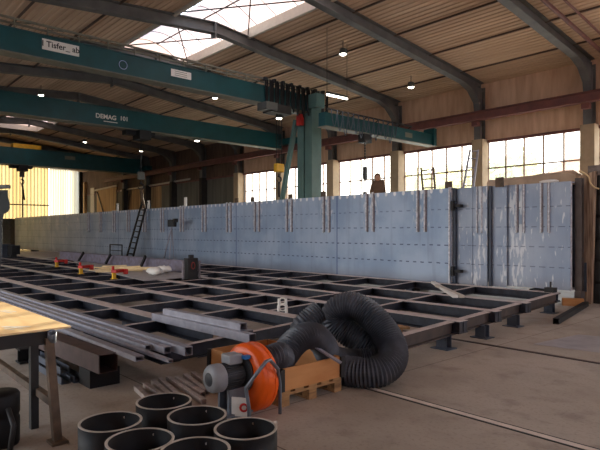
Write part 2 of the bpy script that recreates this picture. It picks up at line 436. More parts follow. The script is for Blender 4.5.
# portal frames: column + rafter with a haunch at the knee
for k, x in enumerate(CX):
    m = MB()
    def raf(y0, y1, h=.36):
        m.ibeam((x, y0, deck(y0) - .005), (x, y1, deck(y1) - .005), h, .26, .03, .02)
    raf(RY, 19.55); raf(WY0, RY)
    m.bb((x - .14, RY - .02, deck(RY) - .5), (x + .14, RY + .02, deck(RY) - .02))
    # haunch web at the knee
    zt = deck(19.4)
    hp = [(18.1, deck(18.1) - .35), (18.75, deck(18.75) - .5), (19.2, deck(19.2) - .85), (19.3, zt - 1.4), (19.4, zt - 1.4), (19.4, zt - .3), (18.1, deck(18.1) - .3)]
    n = len(hp); vs = [(x - .13, a, b) for a, b in hp] + [(x + .13, a, b) for a, b in hp]
    m.add(vs, [tuple(range(n))[::-1], tuple(range(n, 2*n))] + [(i, (i+1) % n, n+(i+1) % n, n+i) for i in range(n)])
    m.ibeam((x, 19.27, 5.2), (x, 19.27, zt - .2), .36, .28, .03, .02, up=(0, -1, 0))
    struct('roof_beam', m, 'rafter', 'grey steel portal rafter with its knee')
    m = MB()
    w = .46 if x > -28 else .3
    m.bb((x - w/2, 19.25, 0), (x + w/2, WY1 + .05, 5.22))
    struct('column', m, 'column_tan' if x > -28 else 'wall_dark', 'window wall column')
    m = MB(); m.bb((x - .18, WY0 - .2, 0), (x + .18, WY0 + .2, deck(WY0) - .1)); struct('column', m, 'grey_steel', 'steel column on the open side')

# window wall: boards above and below, runway, windows
WINX0 = -26.9
for nm, z0, z1 in (('upper', 5.17, 7.62),):
    m = MB(); m.bb((WINX0, WY1 - .05, z0), (WX1, WY1 + .15, z1)); struct('wall_back', m, 'wall_board', 'boarded wall band above the windows')
    m = MB(); m.bb((WX0, WY1 - .05, z0), (WINX0, WY1 + .15, z1)); struct('wall_back', m, 'wall_board_shaded', 'boarded wall band towards the far gate, in a shaded tone')
m = MB(); m.bb((WINX0, WY1 - .05, 0), (WX1, WY1 + .15, 2.0)); struct('wall_back', m, 'wall_cream', 'low wall under the windows')
m = MB(); m.bb((-37.4, WY1 - .05, 0), (WINX0, WY1 + .15, 5.17)); struct('wall_back', m, 'wall_grey', 'grey sheeted wall left of the windows')
m = MB(); m.bb((-44.4, WY1 - .05, 0), (-37.4, WY1 + .15, 5.17)); struct('wall_back', m, 'wall_timber', 'brown timber boarded wall section')
m = MB(); m.bb((WX0, WY1 - .05, 0), (-44.4, WY1 + .15, 5.17)); struct('wall_back', m, 'wall_grey', 'far grey wall section by the gate')
m = MB()
m.ibeam((-46.5, 19.05, 6.25), (WX1 - .3, 19.05, 6.25), .34, .3, .03, .02)
for x in CX:
    if x > -46: m.bb((x - .12, 19.05, 5.72), (x + .12, 19.3, 5.9))
struct('beam', m, 'rail_red', 'red brown crane runway beam along the window wall')
m = MB(); m.bb((WX0 + .3, 19.62, 5.1), (WX1 - .3, 19.72, 5.2)); struct('trim_3', m, 'rail_red', 'red brown lintel over the windows')
wi = 0
bays = [CX[i] for i in range(len(CX))]
for i in range(len(CX) - 1):
    a, b = CX[i + 1] + .225, CX[i] - .225
    if b < WINX0: break
    a = max(a, WINX0 + .1)
    wi += 1
    m = MB(); zs = [2.0, 3.05, 4.11, 5.16]
    for z in zs: m.bb((a, WY1 - .06, z - .025), (b, WY1 + .02, z + .025))
    for j in range(6):
        x = a + (b - a) * j / 5; m.bb((x - .022, WY1 - .06, 2.0), (x + .022, WY1 + .02, 5.16))
    root = struct('window_%d' % wi, m, 'mullion', 'steel framed hall window bay')
    m = MB(); m.bb((a, WY1 - .025, 2.0), (b, WY1 - .015, 5.16)); m.build('pane', 'dusty_glass', root)

# far gable: translucent gate
m = MB(); m.bb((WX0 - .1, 19.35, 0), (WX0 + .1, WY1 + .1, 8)); m.bb((WX0 - .1, WY0, 0), (WX0 + .1, 4, 8)); m.bb((WX0 - .1, 4, 7.6), (WX0 + .1, 19.3, 8.6))
struct('wall_left', m, 'wall_dark', 'dark far gable wall around the bright gate')
def corr(y0, y1, z0, z1, x, per=.3, dp=.05):
    m = MB(); n = max(2, int((y1 - y0) / per * 2)); vs = []
    for i in range(n + 1):
        y = y0 + (y1 - y0) * i / n; xx = x + (dp if i % 2 else 0); vs += [(xx, y, z0), (xx, y, z1)]
    return m.add(vs, [(2*i, 2*i+2, 2*i+3, 2*i+1) for i in range(n)])
m = corr(4.0, 16.6, 0.0, 7.6, WX0); root = struct('door_1', m, 'gate_yellow', 'yellow translucent leaf of the far gate')
m = MB()
for y in (6.1, 9.2, 12.3, 14.3): m.bb((WX0 + .06, y - .05, 0), (WX0 + .14, y + .05, 7.6))
m.bb((WX0 + .06, 4, 4.05), (WX0 + .14, 16.6, 4.15)); m.build('gate_frame', 'rusty_leg', root)
m = corr(16.6, 19.35, 0.0, 7.6, WX0 + .1, .22, .03); struct('door_2', m, 'gate_white', 'white translucent leaf of the far gate')
m = MB(); m.bb((WX0 + .9, 19.45, 0), (WX0 + 1.2, 19.7, 6.4)); struct('column', m, 'wall_timber', 'brown post at the right edge of the far gate')
# wall details towards the far gate: framed braced door and trims
m = MB(); m.bb((-51.2, 19.62, 0), (-50.3, 19.7, 5.75)); root = struct('door_3', m, 'curb_white', 'braced timber door near the far gate')
m = MB(); m.bb((-49.6, 19.6, .1), (-45.4, 19.69, 5.5)); m.build('door_leaf', 'wall_timber', root)
m = MB(); m.bar((-50.2, 19.5, 5.45), (-45.0, 19.5, 5.6), .06, .14); m.build('top_rail', 'curb_white', root)
m = MB(); m.bar((-49.4, 19.55, 5.3), (-47.3, 19.55, 2.4), .05, .1); m.build('door_brace', 'ink', root)
m = MB(); m.bar((-44.4, 19.55, 5.12), (-33.0, 19.55, 5.3), .06, .12); struct('trim_4', m, 'curb_white', 'pale rail along the brown wall section')
m = MB()
for x in (-42.6, -40.8): m.bar((x, 19.6, 5.1), (x + (-.9 if x < -42 else .5), 19.6, 2.2), .05, .14)
struct('trim_5', m, 'rusty_leg', 'slanting timber braces on the brown wall section')
# unseen walls shaped to light the hall: translucent near gable, open side with a header
m = corr(WY0, WY1, 2.2, 8.6, WX1, .3, .05); struct('wall_right', m, 'gable_light_sheet', 'unseen near gable wall, made translucent to light the hall')
m = MB(); m.bb((WX1, WY0, 0), (WX1 + .2, WY1, 2.2)); struct('wall_right', m, 'wall_board', 'low part of the near gable wall')
m = MB(); m.bb((WX0, WY0 - .1, 5.2), (WX1, WY0 + .1, 7.5)); m.bb((WX0, WY0 - .1, 0), (-27, WY0 + .1, 5.3)); m.bb((-5, WY0 - .1, 0), (WX1, WY0 + .1, 5.3)); struct('wall_front', m, 'wall_board', 'unseen side wall of the hall, its opening sized for light')
m = MB(); m.tube([(-6.35, y, deck(y) - .2) for y in (11.3, 14, 17, 19.3)], .06, 8); m.tube([(-6.0, y, deck(y) - .12) for y in (11.3, 14, 17, 19.3)], .035, 8)
struct('trim_6', m, 'rail_red', 'pipes running under the roof beside the near rafter')

# ================================================================== CRANES
def text_mesh(txt, size, loc, rot, m, parent, name='lettering', bold=0.):
    c = bpy.data.curves.new(name, 'FONT'); c.body = txt; c.size = size; c.extrude = .004; c.offset = bold; c.align_x = 'CENTER'; c.align_y = 'CENTER'
    o = bpy.data.objects.new(name, c); COL.objects.link(o)
    dg = bpy.context.evaluated_depsgraph_get(); me = bpy.data.meshes.new_from_object(o.evaluated_get(dg)); bpy.data.objects.remove(o)
    off = Vector((0, 0, 0)); p = parent
    while p is not None: off += p.location; p = p.parent
    M = Matrix.Translation(Vector(loc) - off) @ rot
    me.transform(M); me.materials.clear(); me.materials.append(MATS[m])
    o = bpy.data.objects.new(name, me); COL.objects.link(o); o.parent = parent
    return o
RY90 = Matrix.Rotation(math.pi/2, 4, 'Z') @ Matrix.Rotation(math.pi/2, 4, 'X')      # reads from +X, letters run along +Y
def girder(x, y0, y1, zb, h, w, label, name='crane_bridge'):
    root = thing(name, (x, y1, zb), label, 'crane')
    m = MB(); m.bb((x - w/2, y0, zb + .03), (x + w/2, y1, zb + h)); m.bb((x - w/2 - .03, y0, zb + h), (x + w/2 + .03, y1, zb + h + .02))
    m.build('girder', 'teal', root)
    m = MB(); m.bb((x - w/2 - .05, y0, zb), (x + w/2 + .05, y1, zb + .03)); m.build('bottom_flange', 'beam_edge', root)
    return root
# crane 1: nearest girder, one end on an A-shaped leg
GX = -15.0
c1 = girder(GX, -4.5, 13.9, 6.08, .62, .34, 'nearest teal crane girder with a white sign and its tall leg behind the steel wall')
fx = GX + .17
def sign(root, u0, u1, v0, v1, x, text, col='white', ink='ink', tsize=.12):
    a = PX(u0, v0, x); b = PX(u1, v0, x); c = PX(u0, v1, x)
    y0, y1 = a.y, b.y; zc = (a.z + c.z) / 2
    m = MB(); m.bb((x - .005, y0, c.z), (x + .012, y1, a.z)); pl = m.build('sign_plate', col, root)
    return y0, y1, zc, pl
y0, y1 = PX(42, 50, fx).y, PX(79, 57, fx).y
m = MB(); m.bb((fx - .005, y0, 6.34), (fx + .012, y1, 6.62)); pl = m.build('sign_plate', 'white', c1)
text_mesh('I Tisfer_ ab', .21, (fx + .014, (y0 + y1) / 2, 6.49), RY90, 'ink', pl, bold=.003)
y0, y1 = PX(171, 75, fx).y, PX(191, 80, fx).y
m = MB(); m.bb((fx - .005, y0, 6.36), (fx + .012, y1, 6.58)); pl = m.build('sign_plate', 'white', c1)
m = MB()
for dz in (-.06, .0, .06): m.bb((fx + .012, y0 + .12, 6.47 + dz - .008), (fx + .015, y1 - .15, 6.47 + dz + .008))
m.build('faded_lettering', 'beam_edge', pl)
p = PX(123, 65, fx); m = MB(); m.tube([(fx + .01, p.y + .12 * math.cos(t * math.pi / 12), p.z + .12 * math.sin(t * math.pi / 12)) for t in range(24)], .009, 6, closed=True); m.build('ring_mark', 'pale_blue', c1)  # thin pale blue ring on the girder face
# power rail and brackets above the girder
m = MB()
for dy in (0,): 
    m.bar((GX + .1, -4.5, 6.98), (GX + .1, 14.6, 6.98), .05, .05); m.bar((GX - .12, -4.5, 6.93), (GX - .12, 14.6, 6.93), .04, .05)
yy = -4.2
while yy < 14.4:
    m.bar((GX + .1, yy, 6.7), (GX + .1, yy, 6.97), .03, .03, up=(1, 0, 0)); m.bar((GX - .12, yy, 6.95), (GX + .1, yy + .4, 6.95), .025, .02); yy += .8
m.build('power_rail', 'beam_edge', c1)
for i in range(24):
    m = MB()
    y = 11.75 + i * .125; dx = .22 + .08 * (i % 2)
    m.tube([(GX + dx, y + .09 * t, 6.92 - (.85 + .1 * (i % 3)) * math.sin(math.pi * t) ** .5) for t in [j / 10 for j in range(11)]], .028, 5); m.build('festoon_cable', 'black', c1)
for i in range(8): m = MB(); m.box((GX + .2, 11.75 + i * .4, 6.95), (.12, .1, .12)); m.build('festoon_carrier', 'dark_steel', c1)
# end carriage, leg, strut
m = MB(); m.box((GX, 13.9, 6.45), (1.5, .42, .5)); m.build('end_carriage', 'teal_leg', c1)
m = MB()
m.box((GX - .24, 14.05, 3.25), (.36, .5, 6.1)); m.box((GX + .2, 14.05, 3.25), (.36, .5, 6.1)); m.box((GX, 13.9, 3.25), (.12, .1, 6.1))
m.build('leg', 'teal_leg', c1)
a = PY(296, 120, 13.9); b = PY(282, 200, 13.9)
b2 = a + (b - a) * ((a.z - .3) / (a.z - b.z))
m = MB(); m.bar(a, b2, .16, .14, up=(0, 1, 0)); m.build('strut', 'teal_leg', c1)
m = MB(); m.box((GX - .6, 14.05, .17), (3.2, .5, .34)); m.build('foot_carriage', 'teal_leg', c1)
m = MB(); p = PY(300, 120, 13.7); m.box((p.x, 13.7, p.z), (.22, .18, .42)); m.build('switch_box', 'red', c1)
m = MB(); m.box((GX + .32, 11.75, 5.95), (.5, .5, .26)); m.build('motor_box', 'grey_steel', c1)
# hoist of crane 1 with its yellow hook block
def hook(root_name, top, blk, label, ymat='yellow', rope=.012, below=None, scale=1., s2='chain_hoist'):
    root = thing(root_name, (top[0], top[1], top[2]), label, 'hoist')
    return root
def hook_shape(m, c, s):
    pts = []
    for i in range(12):
        t = math.radians(110 - i * 25); pts.append((c[0], c[1] + s * math.cos(t), c[2] + s * math.sin(t)))
    m.tube([(c[0], c[1], c[2] + 2.0 * s)] + [(c[0], c[1] + .05 * s, c[2] + 1.3 * s)] + pts, [s * .25, s * .28] + [s * (.34 - .018 * i) for i in range(12)], 8)
    return m
hx = GX + .35
t = thing('wire_rope_hoist', (hx, 12.35, 6.05), 'rope hoist with yellow hook block hanging left of the tall teal leg', 'hoist')
p = PX(279, 168, hx); hy = p.y
m = MB(); m.box((hx - .1, hy, 5.93), (.5, .9, .3)); m.build('hoist_body', 'dark_steel', t)
m = MB()
for dy in (-.12, 0, .12): m.cyl((hx, hy + dy, 5.75), (hx, hy + dy, p.z + .15), .012, 6)
m.build('rope', 'dark_steel', t)
m = MB(); m.box((hx, hy, p.z), (.2, .34, .3)); m.build('hook_block', 'yellow', t, .03)
m = MB(); hook_shape(m, (hx, hy, p.z - .4), .1); m.build('hook', 'dark_steel', t)
p2 = PX(280, 203, hx)
m = MB(); m.cyl((hx, hy, p.z - .5), (hx, hy, 2.85), .035, 6); m.build('sling', 'dark_steel', t)
m = MB(); p = PX(279, 118, hx); m.box((hx + .1, p.y, p.z + .1), (.3, .3, .12)); 
# crane 2
G2 = -22.6
c2 = girder(G2, -4.5, 18.9, 6.08, .8, .4, 'second teal crane girder lettered in white, with a dark trolley below')
fx2 = G2 + .2
p = PX(106, 117, fx2); text_mesh('DEMAG', .26, (fx2 + .012, p.y, p.z), RY90, 'white', c2, bold=.006)
m = MB(); m.bb((fx2, p.y - .1, p.z - .2), (fx2 + .01, p.y + .5, p.z - .17)); m.build('underline', 'white', c2)
p = PX(124, 119, fx2); text_mesh('101', .26, (fx2 + .012, p.y, p.z), RY90, 'white', c2, bold=.004)
m = MB(); m.box((G2, 18.85, 6.42), (3.0, .4, .3)); m.build('end_carriage', 'teal', c2)
def trolley_hoist(x, u, vhook, zb, label, vend):
    p = PX(u, vhook, x); y = p.y
    t = thing('chain_hoist', (x, y, zb), label, 'hoist')
    m = MB(); m.box((x + .1, y, zb - .2), (.7, .55, .4)); m.box((x - .1, y - .5, zb - .1), (.4, .5, .2)); m.box((x - .1, y + .45, zb - .09), (.4, .4, .18)); m.build('hoist_body', 'black', t, .02)
    m = MB(); m.cyl((x, y, zb - .4), (x, y, p.z + .2), .025, 6); m.build('chain', 'dark_steel', t)
    m = MB(); m.box((x, y, p.z + .1), (.16, .3, .34)); m.build('hook_block', 'grey_steel', t, .02)
    m = MB(); hook_shape(m, (x, y, p.z - .38), .13); m.build('hook', 'dark_steel', t)
    q = PX(u, vend, x)
    m = MB(); m.cyl((x, y, p.z - .5), (x, y + .15, q.z), .06, 6); m.build('sling', 'rusty_leg', t)
trolley_hoist(G2, 141, 178, 6.08, 'dark trolley hoist with hook and brown sling above the leaning ladder', 208)
# crane 3
G3 = -39.2
c3 = girder(G3, -4.5, 18.9, 6.05, 1.1, .5, 'farthest teal crane girder in front of the bright gate')
m = MB(); p = PX(70, 158, G3 + .25); m.bb((G3 + .25, p.y - .35, p.z - .12), (G3 + .27, p.y + .35, p.z + .12)); m.build('sign_plate', 'beam_edge', c3)
m = MB(); p = PX(26, 146, G3); m.bb((G3 - .3, PX(12, 146, G3).y, 7.17), (G3 + .3, PX(40, 146, G3).y, 7.45)); m.build('walkway_box', 'yellow', c3)
m = MB(); m.box((G3, 18.85, 6.42), (3.0, .4, .3)); m.build('end_carriage', 'teal', c3)
trolley_hoist(G3, 22, 176, 6.05, 'small dark hook hanging in front of the bright yellow gate', 200)
# wall console crane at right
WX = -12.97
w = thing('wall_crane', (WX, 19.0, 5.2), 'short teal crane arm with festoon cables fixed to the window wall', 'crane')
m = MB(); m.bb((WX - .15, 12.7, 5.17), (WX + .15, 19.0, 5.62)); m.build('arm', 'teal', w)
m = MB(); m.bb((WX - .2, 12.7, 5.14), (WX + .2, 19.0, 5.17)); m.build('bottom_flange', 'beam_edge', w)
m = MB(); m.box((WX, 18.95, 5.5), (.5, .2, .7)); m.build('end_carriage', 'teal', w)
m = MB(); m.bb((WX + .151, PX(402, 136, WX).y, 5.3), (WX + .16, PX(409, 136, WX).y, 5.48)); m.build('sign_plate', 'beam_edge', w)
for i in range(13):
    m = MB()
    y = 12.9 + i * .27
    m.tube([(WX + .25, y + .3 * tt, 5.72 - (.55 + .12 * (i % 3)) * math.sin(math.pi * tt)) for tt in [j / 8 for j in range(9)]], .018, 5); m.build('festoon_cable', 'blue_steel', w)
m = MB(); m.bar((WX + .22, 12.7, 5.72), (WX + .22, 17.4, 5.72), .04, .05)
for i in range(8): m.bar((WX + .22, 12.8 + i * .65, 5.72), (WX, 12.8 + i * .65, 5.6), .03, .03)
m.build('cable_rail', 'dark_steel', w)
p = PX(365, 190, WX); y = p.y
t = thing('chain_hoist', (WX, y, 5.14), 'thin hanging chain hoist in front of the windows beside the person', 'hoist')
m = MB(); m.box((WX, y, 4.99), (.3, .4, .3)); m.build('hoist_body', 'dark_steel', t)
m = MB(); zz = 4.85
while zz > 3.0:
    m.ball((WX, y, zz), .035, 6, (1, 1, 1.6)); zz -= .1
m.build('chain', 'dark_steel', t)
m = MB(); m.box((WX, y, 3.75), (.1, .14, .45)); m.box((WX, y, 2.95), (.1, .12, .25)); m.build('hook_block', 'dark_steel', t)

# ================================================================== LAMPS
def lamp(u, v, label, drop=.45, at=None):
    if at is None:
        lo, hi = 3., 80.
        for _ in range(60):
            mid = (lo + hi) / 2; q = PD(u, v, mid)
            if q.z > deck(q.y) - drop: hi = mid
            else: lo = mid
        q = PD(u, v, lo); ztop = deck(q.y)
    else:
        q, ztop = at
    t = thing('ceiling_lamp', (q.x, q.y, ztop), label, 'lamp', 'round hall lamps')
    m = MB(); m.cyl((q.x, q.y, ztop), (q.x, q.y, q.z + .15), .015, 6); m.build('hanger', 'dark_steel', t)
    r = .16
    m = MB(); m.lathe([(.05, .2), (.12, .17), (r * .8, .06), (r, -.02), (r * .96, -.02), (r * .75, .05), (.1, .14)], q, n=20); m.build('shade', 'grey_steel', t)
    m = MB(); m.ball((q.x, q.y, q.z), .115, 12, (1, 1, .5)); m.build('bulb', 'lamp_glow', t)
lamp(343, 54, 'lit round lamp under the roof, nearest the middle top of the photo')
lamp(411, 87, 'lit round lamp under the roof nearest the window wall')
lamp(215, 98, 'lit round lamp seen under the right end of the nearest crane girder')
q = PX(279, 118, GX - .05); lamp(0, 0, 'bright lamp mounted under the nearest crane girder beside the tall leg', at=(q, 6.08))
q = PX(197, 140.5, G2); lamp(0, 0, 'bright lamp under the lettered crane girder', at=(q, 6.08))
lamp(85, 142, 'lit lamp below the left part of the lettered crane girder')
lamp(141, 151, 'lit lamp straight below the trolley of the lettered girder')
lamp(41, 95, 'small lit lamp just above the left part of the lettered girder')
q = PD(133, 185, 47.); lamp(0, 0, 'small far lamp above the brown wall section', at=(q, deck(q.y)))
a, b = PD(327, 94.5, 17.5), PD(347, 99, 18.6)
tl = thing('white_strip', ((a + b) / 2), 'bright white strip under the roof right of the tall crane leg', 'lamp')  # white emissive strip with a batten above it
m = MB(); m.cyl(a, b, .03, 8); m.build('tube', 'lamp_glow', tl)
m = MB(); m.bar(a + Vector((0, 0, .06)), b + Vector((0, 0, .06)), .1, .06)
for e in (a, b): m.cyl(e + Vector((0, 0, .06)), Vector((e.x, e.y, deck(e.y))), .01, 5)
m.build('batten', 'dark_steel', tl)

# ================================================================== BLUE STEEL WALL (long plate girder)
PYF = 12.1; ZB, ZT = .3, 2.74
g = thing('steel_girder', (-7.7, PYF, 0), 'huge long blue grey steel plate wall marked with dashed lines and white streaks', 'steel structure')
XL = -47.3
m = MB(); m.bb((XL, PYF, ZB), (-7.67, PYF + .03, ZT)); m.build('skin_plate', 'hull_plate', g)
m = MB(); m.bb((XL, PYF + .03, ZT - .04), (-7.67, PYF + .9, ZT - .01)); m.bb((XL, PYF + .03, ZB), (-7.67, PYF + .9, ZB + .03)); m.bb((XL, PYF + .88, ZB + .03), (-4.9, PYF + .9, ZT - .04)); m.build('box_plates', 'blue_steel', g)
# paired stiffener strips
mat('strip', (222, 222, 226), .5, .1, rgb2=(168, 168, 174), scale=16)
mat('rust_gap', (150, 142, 146), .6, .1, rgb2=(118, 108, 112), scale=14)
k = 0
while -8.55 - 1.79 * k > -33:
    x = -8.55 - 1.79 * k; k += 1
    m = MB()
    for dx in (-.12, .12): m.bb((x + dx - .016, PYF - .06, 1.6 + .02 * (k % 3)), (x + dx + .018, PYF, ZT + (.0 if k % 2 else .03)))
    s = m.build('stiffener', 'strip' if x > -33 else 'blue_steel', g)
    m = MB()
    for dx in (-.085, .155): m.bb((x + dx - .014, PYF - .035, 1.62), (x + dx + .014, PYF, ZT)); 
    m.build('rusty_edge', 'rust_gap' if x > -33 else 'blue_steel', s)
# far-left vertical ribs are bare
m = MB(); m.bb((-7.72, PYF - .03, ZB - .01), (-7.68, PYF + .2, ZT + .02)); m.build('end_flange', 'strip', g)
m = MB(); m.bb((-7.68, PYF + .2, ZB), (-7.1, PYF + .23, ZT)); m.build('recess_plate', 'hull_plate_end', g)
m = MB(); m.bb((-7.68, PYF + .1, ZB), (-7.6, PYF + .2, ZT)); m.build('shade_bar', 'blue_steel', g)  # darker bar stands in for the flange shadow in the recess
for v in (206, 271):
    p = PY(456, v, PYF + .1); m = MB(); m.box((-7.5, PYF + .08, p.z), (.2, .14, .07)); m.box((-7.6, PYF - .0, p.z), (.06, .1, .24)); m.build('lug', 'dark_steel', g)
m = MB(); m.bb((-7.14, PYF + .08, ZB), (-7.1, PYF + .22, ZT)); m.bb((-7.1, PYF + .1, ZB), (-6.72, PYF + .13, ZT)); m.build('cover_plate', 'hull_plate_end', g)
m = MB(); m.bb((-6.72, PYF + .16, ZB), (-6.66, PYF + .3, ZT)); m.build('shade_bar', 'blue_steel', g)  # second shade strip, painted darker at the next recess
m = MB(); m.bb((-6.7, PYF + .25, ZB), (-6.3, PYF + .28, ZT)); m.build('recess_plate', 'hull_plate_end', g)
m = MB(); m.bb((-6.46, 12.42, ZB + .03), (-4.86, 12.45, ZT)); m.build('end_plate', 'hull_plate_end', g)
m = MB(); m.bb((-6.475, 12.41, ZB + .02), (-6.455, 13.0, ZT)); m.bb((-4.868, 12.43, ZB + .02), (-4.855, 12.5, ZT)); m.bb((-6.46, 12.45, ZT - .03), (-4.86, 13.0, ZT)); m.bb((-6.46, 12.45, ZB + .03), (-4.86, 13.0, ZB + .06)); m.build('end_frame', 'strip', g)
for x in (-5.99, -5.41):
    m = MB()
    for dx in (-.09, .09): m.bb((x + dx - .014, 12.37, 1.6), (x + dx + .014, 12.42, ZT))
    s = m.build('stiffener', 'strip', g); m = MB(); m.bb((x + .076, 12.395, 1.62), (x + .05, 12.42, ZT)); m.bb((x - .076, 12.395, 1.62), (x - .05, 12.42, ZT)); m.build('rusty_edge', 'rust_gap', s)
for x in (-6.98, -6.86):
    m = MB(); m.bb((x - .012, PYF + .06, 1.6), (x + .012, PYF + .1, ZT)); m.build('stiffener', 'strip', g)
# little upright tabs along the top
for u, mm in ((118, 'white'), (149, 'white'), (186, 'white'), (237, 'rusty_leg'), (253, 'rusty_leg'), (291, 'rusty_leg'), (324, 'rusty_leg'), (449, 'rusty_leg'), (500, 'rusty_leg')):
    p = PY(u, 200, PYF + .1); m = MB(); hh = .4 if mm == 'white' else .18
    m.bb((p.x - .1, PYF + .06, ZT - .05), (p.x + .1, PYF + .1, ZT + hh)); m.build('lifting_tab', mm, g)
# supports under the girder
for i, x in enumerate((-5.6, -9.0, -14, -19, -24, -29, -34, -39, -44)):
    m = MB(); m.box((x, PYF + .55, .15), (.35, .5, .3)); o = m.build('support_block', 'dark_steel'); tag(o, 'dark steel block carrying the long blue steel wall', 'block', 'blocks under the long blue steel wall')

# ================================================================== WELDING FRAME on the floor
ZF = .36
fr = thing('assembly_frame', (-4.3, 6.9, 0), 'low grid of steel beams on short feet in front of the blue wall', 'frame')
SK = -.15
def xat(x0, y): return x0 + SK * (y - 5.4)
for y, xr, xl in ((2.93, -5.35, -30), (3.83, -5.9, -32), (5.38, -5.0, -34), (6.87, -4.14, -36), (8.14, -4.28, -36), (9.47, -4.42, -36), (11.5, -4.75, -36)):
    wd = .24 if y < 7 else .2; m = MB(); m.ibeam((xl, y, ZF - .004), (xr, y, ZF - .004), .17, wd, .016, .014); o = m.build('stringer', 'web_steel', fr)
    m = MB(); m.bb((xl, y - wd/2, ZF - .004), (xr, y + wd/2, ZF)); m.build('lit_worn_top', 'lit_worn_steel', o)  # strip paler than the web: wear plus painted-in skylight
ci = 0; x0 = -4.13
xs = [-5.74, -7.4, -9.0, -10.6, -12.2, -13.8, -15.4, -17, -18.8, -20.6, -22.4, -24.2, -26, -28, -30]
m = MB(); m.ibeam((-4.08, 4.95, ZF - .012), (-4.8, 11.6, ZF - .012), .18, .12, .016, .012); o = m.build('edge_beam', 'edge_rust', fr)
m = MB(); m.bar((-4.08, 4.95, ZF - .01), (-4.8, 11.6, ZF - .01), .12, .004); m.build('lit_worn_top', 'lit_worn_steel', o)
for x in xs:
    m = MB(); y0 = 2.35 if x < -7 else 2.9
    m.ibeam((xat(x, y0), y0, ZF - .012), (xat(x, 11.6), 11.6, ZF - .012), .15, .08, .012, .012); o = m.build('cross_beam', 'web_steel', fr)
    m = MB(); m.bar((xat(x, y0), y0, ZF - .01), (xat(x, 11.6), 11.6, ZF - .01), .08, .004); m.build('lit_worn_top', 'lit_worn_steel', o)
for x in (-6.82, -8.35, -11.4):
    m = MB(); m.ibeam((xat(x, 5.4), 5.4, ZF - .012), (xat(x, 6.85), 6.85, ZF - .012), .15, .08, .012, .012); o = m.build('cross_beam', 'web_steel', fr)
    m = MB(); m.bar((xat(x, 5.4), 5.4, ZF - .01), (xat(x, 6.85), 6.85, ZF - .01), .08, .004); m.build('lit_worn_top', 'lit_worn_steel', o)
for x, y in ((-4.2, 6.87), (-4.34, 8.14), (-4.48, 9.47)):
    m = MB(); m.bb((x - .06, y - .1, ZF - .17), (x + .05, y + .1, ZF - .02)); m.build('gusset', 'web_steel', fr)
def foot(x, y):
    m = MB(); m.ibeam((x, y - .07, .01), (x, y - .07, ZF - .17), .14, .16, .012, .01, up=(0, -1, 0)); m.bb((x - .14, y - .12, 0), (x + .14, y + .12, .012)); m.build('foot', 'blue_steel', fr)
for x, y in ((-4.26, 6.55), (-4.3, 7.66), (-4.46, 8.98), (-4.7, 10.97)): foot(x, y)
for x in (-8.9, -13.6, -18.6, -23.5, -28):
    for y in (3.83, 6.87, 9.47, 11.4): foot(x + .5, y)
foot(-6.2, 3.83); foot(-9.6, 2.93); foot(-5.4, 5.38); foot(-7.9, 2.93); foot(-12, 2.93)

# ---- items on the frame
def tubes_on(name, label, a, b, w, h, m, cat='steel tube', group=None, solid=False):
    mb = MB()
    (mb.bar if solid else mb.rhs)(a, b, w, h)
    o = mb.build(name, m); tag(o, label, cat, group); return o
# pair of box tubes left of the fan
z = ZF + .06
tubes_on('box_tube', 'front light grey box tube resting on the frame left of the orange fan', (-7.15, 3.66, ZF + .052), (-4.93, 3.73, ZF + .052), .1, .1, 'tube_steel', group='box tubes behind the fan')
tubes_on('box_tube', 'rear light grey box tube resting on the frame left of the orange fan', (-6.95, 3.8, ZF + .052), (-5.14, 3.85, ZF + .052), .1, .1, 'tube_steel', group='box tubes behind the fan')
tubes_on('box_tube', 'short upper box tube stacked on the pair left of the orange fan', (-6.95, 3.73, ZF + .142), (-5.2, 3.8, ZF + .142), .1, .08, 'tube_steel', group='box tubes behind the fan')
# long profiles on the front edge
for y, xr, xl, w_, h, lab in ((2.87, -4.87, -13, .09, .09, 'rearmost and thickest long grey profile on the front edge of the frame'), (2.755, -5.1, -13, .08, .07, 'second long grey profile from the rear on the front edge of the frame'), (2.665, -5.35, -13, .07, .06, 'third long grey profile from the rear on the front edge of the frame'), (2.585, -4.72, -13, .05, .03, 'thin long strip reaching furthest right of the profiles on the frame edge'), (2.39, -4.98, -12.5, .09, .05, 'frontmost long grey profile, above the rusty square tube')):
    tubes_on('long_profile', lab, (xl, y, ZF + h/2 - .002), (xr, y, ZF + h/2 - .002), w_, h, 'tube_steel', 'steel profile', 'long profiles on the front edge of the frame')
# deep I beam lying behind the plate
ib = thing('i_beam', (-20, 8.72, ZF), 'long lilac grey I beam with leaning black rods, lying on the frame before the leaning ladder', 'steel beam')
m = MB(); m.ibeam((-26.5, 8.72, ZF + .36), (-14.9, 8.72, ZF + .36), .36, .2, .02, .014); m.build('beam_body', 'lilac_steel', ib)
for u, v0, v1 in ((81, 252.5, 262), (108, 254.5, 266), (143, 256, 272)):
    p0 = PY(u + 2.5, v0, 8.55); p1 = PY(u - 2.5, v1, 8.5); p1.z = ZF + .02
    m = MB(); m.bar(p1, p0, .09, .06, up=(0, 1, 0)); m.build('leaning_rod', 'ink', ib)
pp_ = PY(191, 270, 7.6)
vb = thing('steel_bracket', (pp_.x, 7.6, ZF), 'dark upright steel bracket with a red mark at the right end of the grey plate', 'bracket')
m = MB(); m.box((pp_.x, 7.6, ZF + .28), (.2, .32, .56)); m.box((pp_.x, 7.6, ZF + .6), (.1, .12, .1)); m.build('bracket_body', 'dark_steel', vb, .01)
m = MB(); m.tube([(pp_.x + .11, 7.6 + .05*math.cos(t*math.pi/8), ZF+.36+.09*math.sin(t*math.pi/8)) for t in range(16)], .014, 6, closed=True); m.build('red_marking', 'mark_red', vb)
